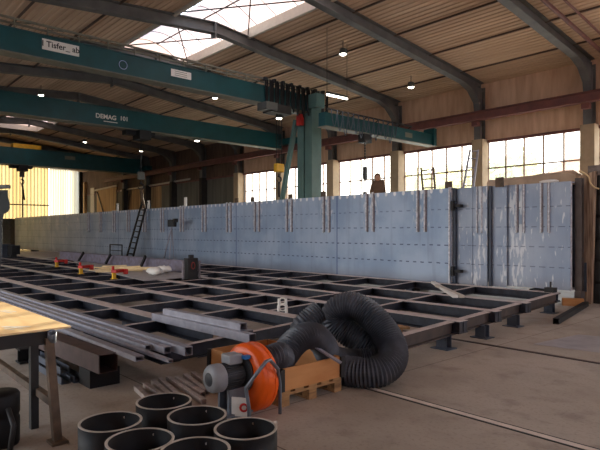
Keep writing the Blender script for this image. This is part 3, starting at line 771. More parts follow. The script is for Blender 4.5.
for dy in (-.24, .26):
    m = MB(); m.bar((pp_.x, 7.6 + dy, ZF), (pp_.x, 7.6 + dy, ZF + .48), .05, .04, up=(1, 0, 0)); m.build('side_bar', 'rust_gap', vb)
pl = MB(); pl.add([(x, y, z) for z in (ZF, ZF + .02) for x, y in ((-19.5, 7.3), (-13.0, 6.35), (-13.2, 8.4), (-24, 8.45))], [(3,2,1,0), (4,5,6,7), (0,1,5,4), (1,2,6,5), (2,3,7,6), (3,0,4,7)]); o = pl.build('steel_plate', 'plate_grey'); tag(o, 'flat grey steel plate lying in front of the lilac I beam', 'plate')
# pale plate at the far left of the frame
pl = MB(); pl.bb((-37, 8.2, ZF), (-27, 11.3, ZF + .02)); o = pl.build('steel_plate', 'plate_grey'); tag(o, 'wide pale plate lying on the frame at the far left', 'plate')
# red and yellow clamps/trestles
for (u, v, lab) in ((57, 267, 'leftmost red and yellow clamp on the frame, farthest from the camera'), (81, 274, 'middle red and yellow clamp on the frame'), (114, 279, 'red and yellow clamp on the frame below the wood sticks')):
    p = PZ(u, v, ZF); p.y += 0
    t = thing('screw_clamp', p, lab, 'clamp', 'red and yellow clamps')
    m = MB(); m.box(p + Vector((0, 0, .09)), (.09, .09, .18)); m.box(p + Vector((0, 0, .005)), (.16, .16, .01)); m.build('post', 'yellow', t, .01)
    m = MB(); m.box(p + Vector((.08, .1, .22)), (.16, .5, .08), .6); m.box(p + Vector((-.02, -.02, .3)), (.06, .06, .1)); m.box(p + Vector((.1, .28, .19)), (.1, .1, .14)); m.build('jaw', 'red', t, .01)
# wood sticks
r9 = random.Random(5)
for i in range(14):
    p = PZ(108 + i * 2.1, 271.5 - (i * 5 % 4), ZF + .05); an = math.radians(-8 + 16 * math.sin(i * 2.3)); L = .8 + .5 * (i % 3)
    d_ = Matrix.Rotation(an, 3, 'Z') @ RGT * L / 2; zz = ZF + .035 + .03 * (i % 5)
    m = MB(); m.bar((p.x - d_.x, p.y - d_.y, zz), (p.x + d_.x, p.y + d_.y, zz + .03), .06, .03); o = m.build('wood_stick', 'stick')
    tag(o, 'pale wood stick in the heap on the plate before the lilac I beam', 'stick', 'heap of pale wood sticks')
# rags
for i, (u, v, lab) in enumerate(((155, 275, 'white crumpled rag left of the other on the plate by the dark beam end'), (164, 273, 'white crumpled rag nearest the dark end of the lilac I beam'))):
    p = PZ(u, v, ZF + .02); m = MB(); r = random.Random(i); m.ball((p.x, p.y, p.z + .11), .26, 14, (1.3, .8, .42))
    for v_ in m.v: v_ += Vector((r.uniform(-.03, .03), r.uniform(-.03, .03), r.uniform(-.02, .02)))
    o = m.build('rag', 'white'); tag(o, lab, 'rag', 'white rags')
# pale board leaning on the frame in front of the recess
for i, (du, lab) in enumerate(((-1.5, 'upper pale wooden lath lying slantwise on the frame by the recess'), (5, 'lower pale wooden lath lying slantwise on the frame by the recess'))):
    a = PZ(434 + du * .6, 283 + du * .5, ZF + .05); b = PZ(457 + du, 296.5, ZF + .03)
    m = MB(); m.bar(a, b, .1, .05); o = m.build('wooden_lath', 'white' if i == 0 else 'curb_white'); tag(o, lab, 'lath', 'pale laths on the frame')
# white double shackle hanging on cross beams
for i, (v, lab) in enumerate(((302, 'upper of two small white clamps gripping the frame'), (309, 'lower of two small white clamps gripping the frame'))):
    p = PZ(282.5, v, ZF + .04); m = MB()
    m.tube([p + RGT * (.06 * math.cos(t * math.pi / 6)) + Vector((0, 0, .05 * math.sin(t * math.pi / 6) + .02)) for t in range(12)], .014, 6, closed=True)
    m.box(p + RGT * .06 + Vector((0, 0, .0)), (.035, .035, .12)); m.box(p - RGT * .06, (.035, .035, .12)); o = m.build('beam_clamp', 'white'); tag(o, lab, 'clamp', 'small white clamps')
# bolt / clamp at the right end of the rear stringer
p = Vector((-4.9, 11.5, ZF)); t = thing('screw_clamp', p, 'small dark screw clamp on the right rear corner of the frame', 'clamp')
m = MB(); m.cyl(p, p + Vector((0, 0, .22)), .02, 8); m.build('screw', 'dark_steel', t)
m = MB(); m.box(p + Vector((0, 0, .05)), (.2, .16, .1)); m.build('clamp_body', 'dark_steel', t)
# white lump under the frame edge
p = PZ(497, 322, 0); m = MB(); m.ball((p.x, p.y, .08), .1, 10, (1.1, .8, .8)); o = m.build('foam_piece', 'white'); tag(o, 'small white lump on the floor under the frame edge', 'lump')

# ================================================================== FOREGROUND LEFT
# square tube on a dark block
o = tubes_on('square_tube', 'large rusty brown square tube lying on a dark steel block', (-7.6, 2.16, .28), (-5.42, 2.26, .28), .2, .19, 'rust_tube')
m = MB(); m.bb((-5.9, 2.14, 0), (-5.6, 2.46, .184)); o = m.build('support_block', 'black_pipe'); tag(o, 'dark steel block under the near end of the rusty square tube', 'block')
m = MB(); m.ibeam((-7.3, 1.9, .182), (-7.3, 2.4, .182), .18, .2, .02, .02); o = m.build('support_block', 'black_pipe'); tag(o, 'dark steel block under the far end of the rusty square tube', 'block')
for i, (y, xr, z, lab) in enumerate(((2.02, -5.95, .04, 'front low steel channel on the floor beside the dark block'), (2.14, -5.92, .04, 'rear low steel channel on the floor beside the dark block'), (2.06, -6.1, .115, 'upper low steel channel lying on two others beside the dark block'))):
    m = MB(); h = .075; m.prof([(-.05, -h/2), (.05, -h/2), (.05, h/2), (.04, h/2), (.04, -h/2+.008), (-.04, -h/2+.008), (-.04, h/2), (-.05, h/2)], (-7.1, y, z), (xr, y, z)); o = m.build('steel_channel', 'blue_steel'); tag(o, lab, 'steel channel', 'low channels under the rusty tube')

# work table
tb = thing('work_table', (-4.5, 1.3, 0), 'steel work table with a bright tan plywood top at the left edge', 'table')
# top corner far-right at pixel (71,326); edges along X
A = PZ(71, 326, .87)
def tpt(dx, dy, z): return (A.x + dx, A.y + dy, z)
m = MB()
poly = [tpt(0, 0, 0), tpt(-2.4, 0, 0), tpt(-2.4, -.9, 0), tpt(.02, -.9, 0)]
# near edge follows the photo: from the corner towards the lower left
poly = [(A.x, A.y), (A.x - 2.6, A.y - .01), (A.x - 2.6, A.y - 1.0), (A.x + .04, A.y - 1.0)]
m.add([(x, y, .855) for x, y in poly] + [(x, y, .87) for x, y in poly], [(0, 1, 2, 3), (4, 7, 6, 5)] + [(i, 4 + i, 4 + (i+1) % 4, (i+1) % 4) for i in range(4)])
tt = m.build('tabletop', 'ply_top', tb)
m = MB()
for (u, v, L_, an) in ((12, 327.5, .22, .5), (16, 326.5, .2, .8), (20, 327, .16, 1.), (9, 329, .1, .4), (4, 311.5, .3, .2), (10, 311, .2, .3)):
    p = PZ(u, v, .871); m.box(p, (L_, .016, .0015), an)
m.build('white_streak', 'white', tt)  # thin white streaks lying on the tabletop
m = MB(); m.bb((A.x - .06, A.y - 1.0, .75), (A.x - .0, A.y - .14, .85)); m.bb((A.x - 2.5, A.y - .2, .75), (A.x - .06, A.y - .14, .85)); m.bb((A.x - 2.5, A.y - .98, .75), (A.x - .06, A.y - .92, .85)); m.build('apron', 'dark_steel', tb)
ft = PZ(58, 443, 0)
m = MB(); m.rhs((ft.x - .02, ft.y, .02), (A.x + .0, A.y - .17, .8), .06, .06, up=(0, 1, 0)); m.bb((ft.x - .08, ft.y - .06, 0), (ft.x + .06, ft.y + .06, .02)); m.build('leg', 'rusty_leg', tb)
m = MB(); f2 = PZ(34, 428, 0); m.rhs((f2.x, f2.y, .0), (A.x - .38, A.y - .17, .8), .06, .06, up=(0, 1, 0)); m.build('leg', 'dark_steel', tb)
m = MB(); m.rhs((f2.x - 1.6, f2.y, .0), (A.x - 2.2, A.y - .17, .8), .06, .06, up=(0, 1, 0)); m.build('leg', 'dark_steel', tb)
m = MB(); m.rhs((ft.x, ft.y - .75, .0), (A.x - .03, A.y - .95, .8), .06, .06, up=(0, 1, 0)); m.build('leg', 'rusty_leg', tb)
m = MB(); m.bar((ft.x - .04, ft.y - .01, .3), (ft.x - 1.9, ft.y + .0, .3), .05, .06); m.build('stretcher', 'rusty_leg', tb)
pc = PD(52, 337, 4.2)
m = MB(); m.lathe([(.032, -.05), (.032, .05), (.025, .05), (.025, -.05)], pc, axis=(RGT * .25 - FWD * .5 + Vector((0, 0, .8))), n=16, closed=True); m.build('pipe_socket', 'handle_grey', tb)
# black drum under the table
p = PZ(2, 446, 0); t = thing('drum', (p.x - .05, p.y, 0), 'dark round drum on the floor under the work table', 'drum')
m = MB(); m.lathe([(.001, 0), (.13, 0), (.135, .02), (.135, .2), (.125, .22), (.135, .24), (.135, .38), (.12, .4), (.001, .4)], (p.x - .05, p.y, 0), n=24); m.build('drum_body', 'black_pipe', t)
m = MB(); m.tube([(p.x + .09, p.y + .02, .3), (p.x + .2, p.y + .03, .2), (p.x + .22, p.y - .0, .02)], .02, 6); m.build('side_tube', 'dark_steel', t)

# pipe rings
RD = .205
RL = [(-3.56, 1.5, 'leftmost black pipe ring, nearest the table leg'), (-3.72, 1.98, 'rear black pipe ring, in front of the flat bar pile'), (-3.12, 1.5, 'middle front black pipe ring between two others at the bottom edge'), (-3.28, 2.0, 'black pipe ring in the middle of the rear row, below the motor'), (-2.85, 2.1, 'rightmost black pipe ring, below the orange fan'), (-2.76, 1.67, 'black pipe ring cut off by the bottom edge of the photo')]
for x, y, lab in RL:
    t = thing('pipe_ring', (x, y, 0), lab, 'pipe ring', 'black pipe rings')
    m = MB(); m.lathe([(RD, 0), (RD, .345), (RD - .016, .345), (RD - .016, 0)], (x, y, 0), n=64, closed=True); m.build('pipe_wall', 'black_pipe', t)
    m = MB(); m.lathe([(RD + .0005, .345), (RD + .0005, .349), (RD - .0165, .349), (RD - .0165, .345)], (x, y, 0), n=64, closed=True); m.build('cut_rim', 'cut_edge', t)
    m = MB(); m.cyl((x - .115, y + .15, .31), (x - .125, y + .155, .31), .009, 8); m.build('hole', 'cut_edge', t)
# flat bars
ends = [(136, 386), (145, 383), (153, 380), (160.5, 378), (168, 376.5), (177, 377.5), (185, 375), (193, 373), (201, 375), (209, 372)]
dv = (PZ(212, 398, .05) - PZ(180, 376, .05)).normalized()
for i, (u, v) in enumerate(ends):
    a = PZ(u, v, .04); dd = Matrix.Rotation(math.radians(3 * math.sin(i * 1.7)), 3, 'Z') @ dv; L = 1.0 if i < 5 else .7
    b = a + dd * L; zz = .023
    m = MB()
    if i >= 5: m.rhs((a.x, a.y, .03), (b.x, b.y, .03), .05, .055, .006)
    else: m.bar((a.x, a.y, zz), (b.x, b.y, zz + .004), .048, .046)
    o = m.build('flat_bar', 'flat_bar')
    tag(o, 'brownish steel bar in the pile between the pipe rings and the fan motor', 'flat bar', 'pile of flat bars')

# ================================================================== FAN, PALLET BOX, HOSE
FC = Vector((-3.92, 2.95, .32))
fn = thing('blower_fan', (FC.x, FC.y, 0), 'orange drum shaped blower fan with grey electric motor and handle', 'fan')
m = MB(); R = .3
m.lathe([(.001, -.1), (.2, -.1), (.275, -.095), (.3, -.07), (.3, .07), (.275, .095), (.2, .1), (.001, .1)], FC, (0, 1, 0), 48)
m.box(FC + Vector((.0, 0, .0)), (.1, .1, .1)); m.build('housing', 'orange', fn)
m = MB(); m.lathe([(.302, -.004), (.306, 0), (.302, .004)], FC + Vector((0, .04, 0)), (0, 1, 0), 48); m.lathe([(.302, -.004), (.306, 0), (.302, .004)], FC + Vector((0, -.04, 0)), (0, 1, 0), 48); m.build('seam', 'orange', fn)
MC = FC + Vector((0, -.1, .05))
m = MB(); m.cyl(MC, MC + Vector((0, -.03, 0)), .17, 28); m.lathe([(.095, -.03), (.1, -.05), (.1, -.24), (.095, -.25)], MC, (0, 1, 0), 28)
for k in range(28):
    t = 2 * math.pi * k / 28; c_ = Vector((math.cos(t), 0, math.sin(t)))
    m.box(MC + c_ * .105 + Vector((0, -.145, 0)), (.02, .18, .006), M=Matrix.Rotation(-t, 3, 'Y'))
m.build('motor', 'motor_dark', fn)
m = MB(); m.lathe([(.118, -.23), (.122, -.24), (.122, -.315), (.106, -.34), (.05, -.35), (.001, -.35)], MC, (0, 1, 0), 28); cov = m.build('fan_cover', 'motor_grey', fn)
m = MB(); m.lathe([(.001, -.352), (.055, -.352), (.06, -.347)], MC, (0, 1, 0), 24); m.build('grille', 'motor_dark', cov)
m = MB(); m.box(MC + Vector((0, -.11, .145)), (.14, .14, .085)); m.build('terminal_box', 'motor_grey', fn, .012)
m = MB(); m.box(MC + Vector((.1, -.03, .16)), (.05, .06, .03)); m.build('blue_plug', 'blue', fn)
m = MB(); m.box((FC.x, FC.y - .2, .06), (.26, .36, .02)); m.box((FC.x - .07, FC.y - .2, .165), (.03, .2, .21)); m.box((FC.x + .07, FC.y - .2, .165), (.03, .2, .21)); m.box((FC.x, FC.y - .2, .025), (.3, .06, .05)); m.build('motor_base', 'handle_grey', fn)
hp = [PD(249, 408, 4.45), PD(246, 388, 4.42), PD(257, 373, 4.42), PD(266, 361.5, 4.46), PD(270, 360, 4.5), PD(278, 369, 4.68), PD(280, 385, 4.76), PD(280, 403, 4.8)]
hp = [Vector((hp[0].x, hp[0].y, .01))] + hp + [Vector((hp[-1].x, hp[-1].y, .01))]
m = MB(); m.tube(hp, .016, 8); m.build('handle', 'handle_grey', fn)
p = PD(240, 407, 4.6)
m = MB(); m.box(p, (.15, .012, .16), .55, None); q = m.build('label_plate', 'white', fn)
m = MB(); c_ = p + Vector((.0, 0, 0)) + RGT * .035 - FWD * .02; m.tube([c_ + RGT * (.03 * math.cos(t*math.pi/6)) + Vector((0, 0, .03*math.sin(t*math.pi/6))) for t in range(12)], .01, 6, closed=True); m.build('red_sign', 'red', q)
# pallet
PX0, PX1, PY0, PY1 = -5.02, -3.82, 3.22, 4.02
pa = thing('wooden_pallet', ((PX0 + PX1) / 2, (PY0 + PY1) / 2, 0), 'wooden pallet carrying the tan collar box behind the fan', 'pallet')
m = MB()
for y in (PY0 + .05, (PY0 + PY1) / 2, PY1 - .05): m.bb((PX0, y - .05, 0), (PX1, y + .05, .022))
m.build('bottom_board', 'pallet_wood', pa)
for y in (PY0 + .05, (PY0 + PY1) / 2, PY1 - .05):
    for x in (PX0 + .05, (PX0 + PX1) / 2, PX1 - .05):
        m = MB(); m.box((x, y, .061), (.1, .1, .078)); m.build('block', 'pallet_wood', pa)
m = MB()
for x in (PX0 + .05, (PX0 + PX1) / 2, PX1 - .05): m.bb((x - .05, PY0, .1), (x + .05, PY1, .122))
for i in range(5):
    y = PY0 + .06 + i * (PY1 - PY0 - .12) / 4; m.bb((PX0, y - .055, .122), (PX1, y + .055, .144))
m.build('deck_board', 'pallet_wood', pa)
cb = thing('pallet_collar', ((PX0 + PX1) / 2, (PY0 + PY1) / 2, .144), 'tan plywood collar box standing on the pallet', 'box')
zt = .352
m = MB(); m.bb((PX1 - .022, PY0, .144), (PX1, PY1, zt)); m.bb((PX0, PY0, .144), (PX0 + .022, PY1, zt)); m.bb((PX0, PY0, .144), (PX1, PY0 + .022, zt)); m.bb((PX0, PY1 - .022, .144), (PX1, PY1, zt)); m.build('side_board', 'wood', cb)
for x in (PX0, PX1):
    for y in (PY0, PY1): m = MB(); m.box((x, y, .25), (.05, .05, .205)); m.build('corner_hinge', 'dark_steel', cb)
# things in / on the box
m = MB(); a = PD(314, 346, 5.45); b = PD(341, 363, 5.35); m.bar(a, b, .06, .015); o = m.build('steel_strip', 'tube_steel'); tag(o, 'thin grey steel strip leaning over the edge of the collar box', 'strip')
# hose
def spline(P, n=24):
    out = []
    for i in range(len(P) - 1):
        p0 = P[max(i-1, 0)]; p1 = P[i]; p2 = P[i+1]; p3 = P[min(i+2, len(P)-1)]
        for k in range(n):
            t = k / n
            out.append(.5 * ((2*p1) + (-p0+p2)*t + (2*p0-5*p1+4*p2-p3)*t*t + (-p0+3*p1-3*p2+p3)*t**3))
    out.append(P[-1]); return out
def resample(P, step):
    out = [P[0]]; acc = 0
    for i in range(1, len(P)):
        d = (P[i] - P[i-1]).length; 
        while acc + d >= step:
            t = (step - acc) / d; q = P[i-1].lerp(P[i], t); out.append(q); P[i-1] = q; d = (P[i] - q).length; acc = 0
        acc += d
    return out
def hose_mesh(ctrl, R, ends=False):
    P = resample(spline([Vector(c) for c in ctrl]), .015)
    rr = [R - (.0, .019)[i % 2] for i in range(len(P))]
    return P, rr
hz = thing('ventilation_hose', PD(370, 372, 5.75) * 1., 'thick black ribbed ventilation hose coiled beside the pallet', 'hose')
ctrl = [FC + Vector((.02, .08, .12)), FC + Vector((.03, .28, .15)), PD(283, 357, 5.2), PD(291, 346, 5.3), PD(302, 337, 5.4), PD(314, 336, 5.5), PD(323, 344, 5.62), PD(329, 355, 5.78), PD(340, 360, 5.95), PD(358, 361, 6.05), PD(380, 357, 6.05)]
P, rr = hose_mesh(ctrl, .138)
n0 = len(P)
rr = [r * (.86 if i < n0 * .08 else .86 + .14 * min(1, (i - n0 * .08) / (n0 * .15))) for i, r in enumerate(rr)]
m = MB(); m.tube(P, rr, 30, smooth=False); m.build('hose_body', 'hose', hz)
ctrl = [PD(329, 365, 6.02), PD(339, 369, 5.88), PD(352, 372, 5.74), PD(368, 373, 5.68), PD(382, 370, 5.7), PD(391.5, 361, 5.8), PD(392.5, 348, 5.95), PD(384, 331, 6.1), PD(370, 315, 6.22), PD(354, 306, 6.32), PD(340, 308, 6.4), PD(334, 319, 6.44), PD(346, 331, 6.4), PD(360, 340, 6.34), PD(374, 348, 6.3), PD(386, 354, 6.22)]
P, rr = hose_mesh(ctrl, .166)
m = MB(); m.tube(P, rr, 30, smooth=False); m.build('hose_body', 'hose', hz)
ctrl = [PD(322, 345, 6.2), PD(308, 338, 6.05), PD(301, 328, 5.98), PD(309, 319, 6.0), PD(319, 311.5, 6.05)]
P, rr = hose_mesh(ctrl, .125)
m = MB(); m.tube(P, rr, 30, cap=False, smooth=False); m.build('hose_end', 'hose', hz)
e = P[-1]; d = (P[-1] - P[-4]).normalized()
m = MB(); m.lathe([(.001, -.08), (.105, -.08), (.112, 0.004), (.116, .004)], e, d, 22); m.build('hose_mouth', 'hose_in', hz)
# scrap board right of hose
p = PZ(391, 335, .2); m = MB(); m.box((p.x, p.y, .3), (.5, .12, .03), .9, None); m.box((p.x - .05, p.y + .15, .15), (.1, .3, .3), .2); o = m.build('wood_offcut', 'pallet_wood'); tag(o, 'pale wood offcut wedged between the hose and the frame', 'offcut')
# small tube end in front of the rings
p = PZ(277, 421, .03); m = MB(); m.cyl((p.x - .12, p.y - .22, .02), (p.x, p.y, .02), .013, 10); o = m.build('steel_rod', 'cut_edge'); tag(o, 'short steel rod sticking out beside the rightmost pipe ring', 'rod')
# dark bar on the floor at right
m = MB(); m.rhs((-4.05, 9.72, .05), (-4.6, 12.6, .05), .1, .1, up=(0, 0, 1)); o = m.build('square_tube', 'dark_steel'); tag(o, 'dark square tube lying on the floor at the right, end towards the camera', 'steel tube')
# thin pale patch on the floor
m = MB(); m.add([(-3.55, 7.75, .004), (-1.2, 8.0, .004), (-1.2, 9.4, .004), (-3.4, 9.0, .004)], [(0, 1, 2, 3)]); m.add([(-3.55, 7.75, 0), (-1.2, 8.0, 0), (-1.2, 9.4, 0), (-3.4, 9.0, 0)], [(3, 2, 1, 0)]); o = m.build('floor_patch', 'plate_grey'); tag(o, 'thin pale grey patch on the floor at the right edge', 'plate')

# ================================================================== RIGHT EDGE: posts, rack, tarp
m = MB(); m.ibeam((-4.775, 12.62, ZB), (-4.775, 12.62, 2.82), .14, .14, .02, .02, up=(0, -1, 0)); m.bb((-4.84, 12.58, 0), (-4.7, 12.8, ZB)); o = m.build('steel_post', 'post_brown'); tag(o, 'dark steel post at the right end of the blue wall', 'post')
a0 = PY(585, 290, 12.7); 
m = MB(); q0, q1 = PY(578.5, 295, 12.99), PY(592, 295, 12.99); r0, r1 = PY(579.5, 176, 12.99), PY(595, 171, 12.99)
vs = [(q0.x, 12.99, .0), (q1.x - .02, 12.99, .0), (r1.x, 12.99, r1.z), (r0.x, 12.99, r0.z)]
m.add(vs + [(x, y + .12, z) for x, y, z in vs], [(0, 1, 2, 3), (7, 6, 5, 4)] + [(i, 4+i, 4+(i+1) % 4, (i+1) % 4) for i in range(4)])
pk = thing('wooden_plank', (-4.5, 12.8, 0), 'broad brown plank standing upright right of the blue wall', 'plank')
m.build('plank_board', 'plank', pk)
m = MB(); p = PY(582.5, 277, 12.96); m.box((p.x, 12.965, p.z), (.16, .05, .65)); m.build('blue_paint', 'blue_steel', pk)
m = MB(); p = PZ(571, 306, 0); m.box((p.x, p.y + .1, .08), (.42, .16, .16), .5); o = m.build('wood_block', 'wood'); tag(o, 'tan wood block on the floor at the foot of the brown plank', 'block')
rk = thing('storage_rack', (-3.9, 13.8, 0), 'rack of stacked steel profiles at the right edge behind the plank', 'rack')
for x in (-4.6, -2.6):
    for y in (13.2, 14.4): m = MB(); m.bb((x - .07, y, 0), (x + .07, y + .14, 2.9)); m.build('upright', 'dark_steel', rk)
for z in (.5, 1.0, 1.5, 2.0, 2.5): m = MB(); m.bb((-4.66, 13.2, z - .05), (-2.5, 14.5, z)); m.build('shelf', 'dark_steel', rk)
for i, z in enumerate((.5, 1.0, 1.5, 2.0, 2.5)):
    for j in range(3):
        zz = z + .07 ; y = 13.44 + j * .3
        m = MB(); m.rhs((-4.75, y, zz - .004), (-1.9, y, zz - .004), .16, .13); o = m.build('stored_profile', ('tube_steel', 'white', 'frame_steel', 'tube_steel', 'blue_steel')[(i + j) % 5])
        tag(o, 'steel profile lying on a shelf of the rack at the right edge', 'steel profile', 'profiles stored on the rack')
m = MB(); m.ball((-4.5, 13.3, 1.055), .07, 10, (1, .8, .7)); o = m.build('rag', 'white'); tag(o, 'white rag on the rack at the right edge', 'rag')
m = MB(); m.bb((-4.75, 13.1, 2.9), (-1.9, 14.6, 3.12)); o = m.build('beam_bundle', 'frame_steel'); tag(o, 'wide greyish beam lying on top of the rack at the right edge', 'steel beam')
# brown tarp roll behind the right end of the wall
m = MB(); P = [PY(u, v, 13.35) for u, v in ((488, 180), (497, 179), (508, 177.5), (520, 176.5), (533, 175), (542, 173), (552, 172.5), (563, 170.5), (572, 170), (577, 173))]
n = len(P); vs = []
for q in P: vs += [(q.x, 13.3, DZ0), (q.x, 13.3, q.z - .06), (q.x + .02, 13.38, q.z), (q.x, 13.75, q.z - .03), (q.x, 13.8, DZ0)]
m.add(vs, [(5*i+j, 5*i+5+j, 5*i+6+j, 5*i+1+j) for i in range(n-1) for j in range(4)] + [(0,1,2,3,4), tuple(5*(n-1)+j for j in (4,3,2,1,0))])
o = m.build('tarp_cover', 'tarp'); tag(o, 'long brown tarp covered stack behind the top right end of the blue wall', 'tarp')
m = MB(); p = PY(549, 181, 12.7); m.ball((p.x, 12.7, ZT + .05), .12, 10, (2.0, .7, .4)); o = m.build('rag', 'white'); tag(o, 'white rag on the top edge of the blue wall near its right end', 'rag')
P = [PY(u, v, 12.95) for u, v in ((579, 171), (584, 173), (589, 177), (590, 182), (594, 187), (600, 189))]
m = MB(); m.tube(resample(spline(P, 8), .04), .018, 6); o = m.build('rope', 'stick'); tag(o, 'pale rope slung over the top of the brown plank', 'rope')

# ================================================================== SCAFFOLD, PERSON, LADDERS
DZ = 1.75
sc = thing('scaffold', (-11, 14.0, 0), 'work scaffold behind the blue steel wall', 'scaffold')
m = MB(); m.bb((-12.3, 13.25, DZ - .05), (-4.9, 14.9, DZ)); m.build('deck', 'pallet_wood', sc)
for x in (-12.2, -10.2, -8.2, -5.0):
    for y in (13.32, 14.8):
        m = MB(); m.cyl((x, y, 0), (x, y, DZ - .05), .025, 8); m.build('upright', 'grey_steel', sc)
# scaffold railing sticking up by the 422 px rung frame
rl = thing('ladder', PY(421, 186, 13.6), 'short ladder top with two uprights above the blue wall before the windows', 'ladder')
a0, a1 = PY(423.5, 195, 13.3), PY(421, 168, 13.3); b0, b1 = PY(435.5, 195, 13.3), PY(433.5, 167, 13.3)
for a, b in ((a0, a1), (b0, b1)):
    m = MB(); bb_ = a + (a - b) * ((a.z - DZ) / (b.z - a.z)); m.bar(b, bb_, .05, .03, up=(0, 1, 0)); m.build('stile', 'rusty_leg', rl)
for k in (.1, .42, .74, 1.1, 1.5):
    A_ = a1 + (a0 - a1) * k; B_ = b1 + (b0 - b1) * k; m = MB(); m.cyl(A_, B_, .018, 8); m.build('rung', 'rusty_leg', rl)
rl = thing('ladder', PY(468, 190, 13.9), 'pale ladder leaning against the window wall above the recess', 'ladder')
a0, a1 = PY(463, 190, 14.3), PY(470, 150, 15.0); b0, b1 = PY(473, 190, 14.3), PY(478, 150, 15.0)
for a, b in ((a0, a1), (b0, b1)):
    d_ = (a - b); a2 = a + d_ * ((a.z - DZ) / (b.z - a.z)) ; m = MB(); m.bar(b, a2, .06, .03, up=(0, 1, 0)); m.build('stile', 'tube_steel', rl)
for k in (.03, .22, .45, .68, .9, 1.12, 1.35):
    m = MB(); m.cyl(a1 + (a0 - a1) * k, b1 + (b0 - b1) * k, .018, 8); m.build('rung', 'tube_steel', rl)
# long dark ladder leaning on the blue wall
rl = thing('ladder', PY(128, 255, 11.3), 'dark ladder leaning on the far part of the blue wall', 'ladder')
def lean(u0, v0, u1, v1, ya, yb): return PY(u0, v0, ya), PY(u1, v1, yb)
a0, a1 = lean(127, 256, 142, 202, 11.2, 11.98); b0, b1 = lean(133, 257, 147, 202, 11.2, 11.98)
for a, b in ((a0, a1), (b0, b1)):
    a = a.copy(); dd = (a - b); a = b + dd * ((b.z - ZF) / (b.z - a.z))
    m = MB(); m.bar(b, a, .11, .05, up=(0, 1, 0)); m.build('stile', 'black', rl)
for k in range(10):
    t_ = (k + .5) / 10; m = MB(); m.cyl(a0.lerp(a1, t_), b0.lerp(b1, t_), .03, 6); m.build('rung', 'black', rl)
# work light on tripod in front of the wall
p = PY(172, 222, 11.4); base = Vector((p.x, 11.2, ZF))
wl = thing('work_light', (p.x, 11.2, ZF), 'dark work light on a thin stand before the blue wall right of the ladder', 'lamp')
m = MB(); m.box(p + Vector((0, 0, -.05)), (.36, .16, .3), .5); m.box(p + Vector((.3, 0, .06)), (.3, .16, .16), -.3); m.build('lamp_head', 'black', wl, .02)
m = MB(); q = PY(163, 256, 11.2); m.cyl(p + Vector((0, 0, -.2)), Vector((q.x, 11.2, ZF)), .03, 6); m.cyl(p + Vector((0, 0, -.3)), Vector((q.x + .9, 11.0, ZF)), .02, 6); m.cyl(p + Vector((0, 0, -.3)), Vector((q.x + .5, 11.45, ZF)), .02, 6); m.build('stand', 'tube_steel', wl)
# small railing in front of wall
rl = thing('rail_stand', PZ(106, 258, ZF), 'low dark rail stand on the frame left of the ladder foot', 'stand')
p0, p1 = PY(110, 256, 11.0), PY(122, 256, 11.0); m = MB()
for p in (p0, p1): m.cyl((p.x, 11.0, ZF), (p.x, 11.0, 1.02), .03, 6)
m.cyl((p0.x, 11, 1.0), (p1.x, 11, 1.0), .03, 6); m.cyl((p0.x, 11, .72), (p1.x, 11, .72), .02, 6); m.build('rail', 'dark_steel', rl)

# person (only the upper body shows above the wall)
def skin_body(name, verts, edges, radii, m, parent, sub=2, root=0):
    off = Vector((0, 0, 0)); p = parent
    while p is not None: off += p.location; p = p.parent
    me = bpy.data.meshes.new(name); me.from_pydata([tuple(Vector(v) - off) for v in verts], edges, []); me.update()
    o = bpy.data.objects.new(name, me); COL.objects.link(o); o.parent = parent
    sk = o.modifiers.new('skin', 'SKIN')
    for i, r_ in enumerate(radii):
        d = me.skin_vertices[0].data[i]; d.radius = (r_, r_) if isinstance(r_, (int, float)) else r_; d.use_root = (i == root)
    s = o.modifiers.new('sub', 'SUBSURF'); s.levels = sub; s.render_levels = sub
    me.materials.append(MATS[m]); return o
pp = PY(378, 190, 13.75); px_, py_ = pp.x, 13.75
ps = thing('person', (px_, py_, DZ), 'person in a brown jacket standing behind the blue wall before the windows', 'person')
def L(dx, dy, dz): return (px_ + dx * RGT.x + dy * FWD.x, py_ + dx * RGT.y + dy * FWD.y, DZ + dz)
V = [L(0, 0, .92), L(0, .0, 1.15), L(0, .02, 1.36), L(-.01, 0, 1.48), L(-.02, -.03, 1.56),
     L(-.1, 0, .85), L(-.11, 0, .46), L(-.12, .03, .08), L(-.12, -.12, .04),
     L(.1, 0, .85), L(.11, 0, .46), L(.12, .03, .08), L(.12, -.12, .04),
     L(-.16, .01, 1.38), L(-.21, 0, 1.12), L(-.18, -.18, .98), L(-.14, -.28, 1.0),
     L(.16, .01, 1.38), L(.2, 0, 1.12), L(.17, -.18, .98), L(.13, -.28, 1.0)]
Ed = [(0,1),(1,2),(2,3),(3,4),(0,5),(5,6),(6,7),(7,8),(0,9),(9,10),(10,11),(11,12),(2,13),(13,14),(14,15),(15,16),(2,17),(17,18),(18,19),(19,20)]
Rr = [.13,.13,.13,.065,.06,.09,.065,.045,.04,.09,.065,.045,.04,.06,.05,.042,.03,.06,.05,.042,.03]
skin_body('body', V, Ed, Rr, 'trouser', ps)
V2 = [L(0, 0, .84), L(0, 0, 1.0), L(0, .0, 1.2), L(0, .02, 1.44), L(-.015, .02, 1.6), L(-.15, .01, 1.5), L(-.22, 0, 1.15), L(-.18, -.17, .98), L(.15, .01, 1.5), L(.21, 0, 1.15), L(.17, -.17, .98)]
skin_body('jacket', V2, [(0,1),(1,2),(2,3),(3,4),(3,5),(5,6),(6,7),(3,8),(8,9),(9,10)], [.18,.18,.19,.18,.12,.085,.068,.055,.085,.068,.055], 'jacket', ps, root=1)
hc = Vector(L(-.02, -.05, 1.64))
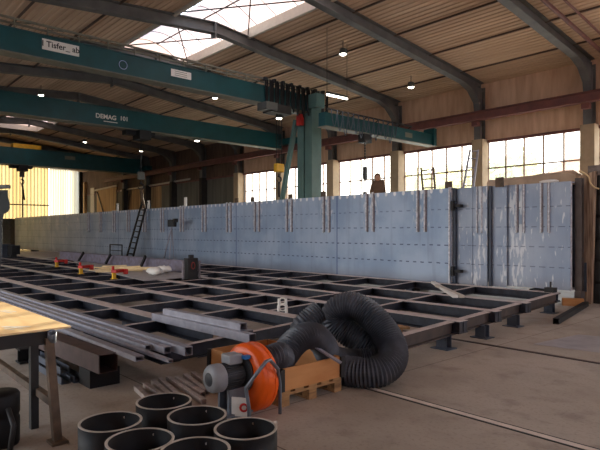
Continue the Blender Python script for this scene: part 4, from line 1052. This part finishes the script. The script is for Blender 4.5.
m = MB(); m.ball(hc, .108, 18, (.84, .95, 1.16)); m.ball(hc - FWD * .1 + Vector((0, 0, -.01)), .02, 8)
for s_ in (-1, 1):
    m.ball(hc + RGT * (.09 * s_) , .022, 8, (.6, 1, 1.4)); m.ball(hc + RGT * (.035 * s_) - FWD * .094 + Vector((0, 0, .02)), .012, 8)
m.box(hc - FWD * .097 + Vector((0, 0, -.055)), (.04, .02, .008), -.83); m.build('head', 'skin', ps)
m = MB(); m.ball(hc + FWD * .03 + Vector((0, 0, .02)), .122, 16, (.92, 1.0, 1.12)); m.build('hood', 'jacket', ps)

# dark machine at the far left edge
mc = thing('positioner', PZ(-6, 262, .0), 'dark machine arm with a grey cap at the far left edge', 'machine')
P0 = PD(3, 187, 16.)
m = MB(); a, b = PD(-4, 187.2, 16.), PD(9, 186.5, 16.); m.bar(a, b, .2, .1); m.build('cap', 'grey_steel', mc)
m = MB()
pts = [PD(u, v, 16.) for u, v in ((-20, 190), (8, 190), (8, 197), (9.5, 202), (10, 208), (8, 212), (4, 214), (2, 225), (2.5, 240), (0, 274.6), (-20, 274.68))]
n = len(pts); nb = [p + ray(6, 215).normalized() * .45 for p in pts]
m.add(pts + nb, [tuple(range(n)), tuple(range(2*n - 1, n - 1, -1))] + [(i, n+i, n+(i+1) % n, (i+1) % n) for i in range(n)])
m.build('arm', 'black', mc)
m = MB(); p = PD(9, 222, 44.); m.box((p.x, p.y, 1.35), (.9, .9, 2.7), .7); o = m.build('cabinet', 'grey_steel'); tag(o, 'far grey cabinet left of the end of the blue wall', 'cabinet')
t = thing('welding_cart', PZ(14, 264, 0), 'small cluttered welding cart by the left end of the blue wall', 'cart')
for (u, v, mm, s_) in ((4, 250, 'blue_steel', .6), (9, 247, 'grey_steel', .22), (13, 250, 'dark_steel', .45)):
    p = PD(u, v, 27.); m = MB(); m.box((p.x, p.y, p.z), (s_, s_, s_), .4); m.bb((p.x - s_ * .3, p.y - s_ * .3, ZF), (p.x + s_ * .3, p.y + s_ * .3, p.z)); m.build('cart_box', mm, t)

# ================================================================== OUTSIDE
def tree(x, y, h, r, leaf, label, seed):
    t = thing('tree', (x, y, -.21), label, 'tree', 'trees outside the windows')
    m = MB(); m.tube([(x, y, -.21), (x + .1, y, h * .4), (x, y + .1, h * .75)], [.22, .16, .06], 8)
    rr_ = random.Random(seed)
    for k in range(5):
        an = k * 1.3; m.tube([(x, y, h * .4), (x + math.cos(an) * r * .5, y + math.sin(an) * r * .5, h * .7)], [.08, .03], 5)
    m.build('trunk', 'bark', t)
    m = MB()
    for k in range(1400):
        while True:
            q = Vector((rr_.uniform(-1, 1), rr_.uniform(-1, 1), rr_.uniform(-1, 1)))
            if q.length < 1: break
        q = q * (.55 + .45 * q.length); c_ = Vector((x + q.x * r, y + q.y * r, h * .66 + q.z * h * .36))
        a_ = Vector((rr_.uniform(-1, 1), rr_.uniform(-1, 1), rr_.uniform(-1, 1))).normalized() * .26; b_ = a_.cross(Vector((rr_.uniform(-1, 1), rr_.uniform(-1, 1), .3))).normalized() * .2
        m.add([c_ - a_, c_ - b_, c_ + a_, c_ + b_], [(0, 1, 2, 3)])
    m.build('foliage', leaf, t)
for i, (u, v, Y, h_, r, leaf, lab) in enumerate(((497, 160, 35, 6.6, 1.5, 'leaf_green', 'green tree outside the window just right of the second column'), (520, 150, 41, 8.0, 1.9, 'leaf_gold', 'golden tree outside the window left of the white house gable'), (424, 165, 42, 7.6, 2.6, 'leaf_gold', 'golden tree outside the window behind the short ladder top'), (455, 150, 52, 9, 3, 'leaf_gold', 'pale golden tree outside the window behind the pale ladder'))):
    p = PY(u, v, Y); tree(p.x, Y, h_, r, leaf, lab, i)
p = PY(568, 160, 44)
hs = thing('house', (p.x, 44, -.21), 'pale house with a sloping roof outside the right window', 'house')
m = MB(); m.bb((p.x - 4, 44, -.21), (p.x + 5, 52, 4.6)); m.build('house_wall', 'house_wall', hs)
m = MB(); x0, x1 = p.x - 4.5, p.x + 5.5; xm = (x0 + x1) / 2
m.add([(x0, 43.6, 4.5), (xm, 43.6, 7.6), (x1, 43.6, 4.5), (x0, 52.4, 4.5), (xm, 52.4, 7.6), (x1, 52.4, 4.5)], [(0, 2, 1), (3, 4, 5), (0, 1, 4, 3), (1, 2, 5, 4), (0, 3, 5, 2)]); m.build('house_roof', 'house_roof', hs)

# ================================================================== LIGHT
w = bpy.data.worlds.new('World'); S.world = w; w.use_nodes = True; nt = w.node_tree
bg = nt.nodes['Background']; g_ = NG(nt)
tc = nt.nodes.new('ShaderNodeTexCoord'); sp = nt.nodes.new('ShaderNodeSeparateXYZ'); nt.links.new(tc.outputs['Generated'], sp.inputs[0])
up = g_.smooth(sp.outputs[2], 0., .6)
cl = g_.smooth(g_.noise(tc.outputs['Generated'], 3.2, 6), .5, .62)
c = g_.mix(up, (1.0, .97, .92), (.52, .72, 1.0)); c = g_.mix(g_.m('MULTIPLY', cl, .6), c, (1, .98, .96))
nt.links.new(c, bg.inputs['Color']); bg.inputs['Strength'].default_value = 3.6
def portal(name, loc, rot, sx, sy):
    l = bpy.data.lights.new(name, 'AREA'); l.shape = 'RECTANGLE'; l.size = sx; l.size_y = sy; l.cycles.is_portal = True
    o = bpy.data.objects.new(name, l); COL.objects.link(o); o.location = loc; o.rotation_euler = rot; return o
portal('portal_open_side', (-16, WY0 - .3, 2.6), (math.radians(90), 0, 0), 22, 5.2)
portal('portal_windows', (-9, WY1 + .3, 3.6), (math.radians(-90), 0, 0), 36, 3.4)
sun = bpy.data.lights.new('sun', 'SUN'); sun.energy = 14.; sun.angle = math.radians(.6); sun.color = (1., .9, .72)
so = bpy.data.objects.new('sun', sun); COL.objects.link(so)
el = math.atan(.19); dirv = Vector((.4, -1, 0)).normalized() * math.cos(el) + Vector((0, 0, -math.sin(el)))
so.rotation_euler = dirv.to_track_quat('-Z', 'Y').to_euler()

# ================================================================== CAMERA
cam = bpy.data.cameras.new('camera'); co = bpy.data.objects.new('camera', cam); COL.objects.link(co)
cam.sensor_width = 36; cam.lens = F / 600 * 36; cam.shift_y = (HZ - 225) / 600; cam.clip_end = 600; cam.clip_start = .05
co.location = EYE; co.rotation_euler = FWD.to_track_quat('-Z', 'Y').to_euler()
S.camera = co
S.view_settings.view_transform = 'Standard'; S.view_settings.look = 'None'; S.view_settings.gamma = 1; S.view_settings.use_curve_mapping = False
S.view_settings.exposure = .8
try:
    S.cycles.use_denoising = True; S.cycles.max_bounces = 10; S.cycles.diffuse_bounces = 5; S.cycles.transparent_max_bounces = 12
    S.cycles.sample_clamp_indirect = 6
except Exception: pass
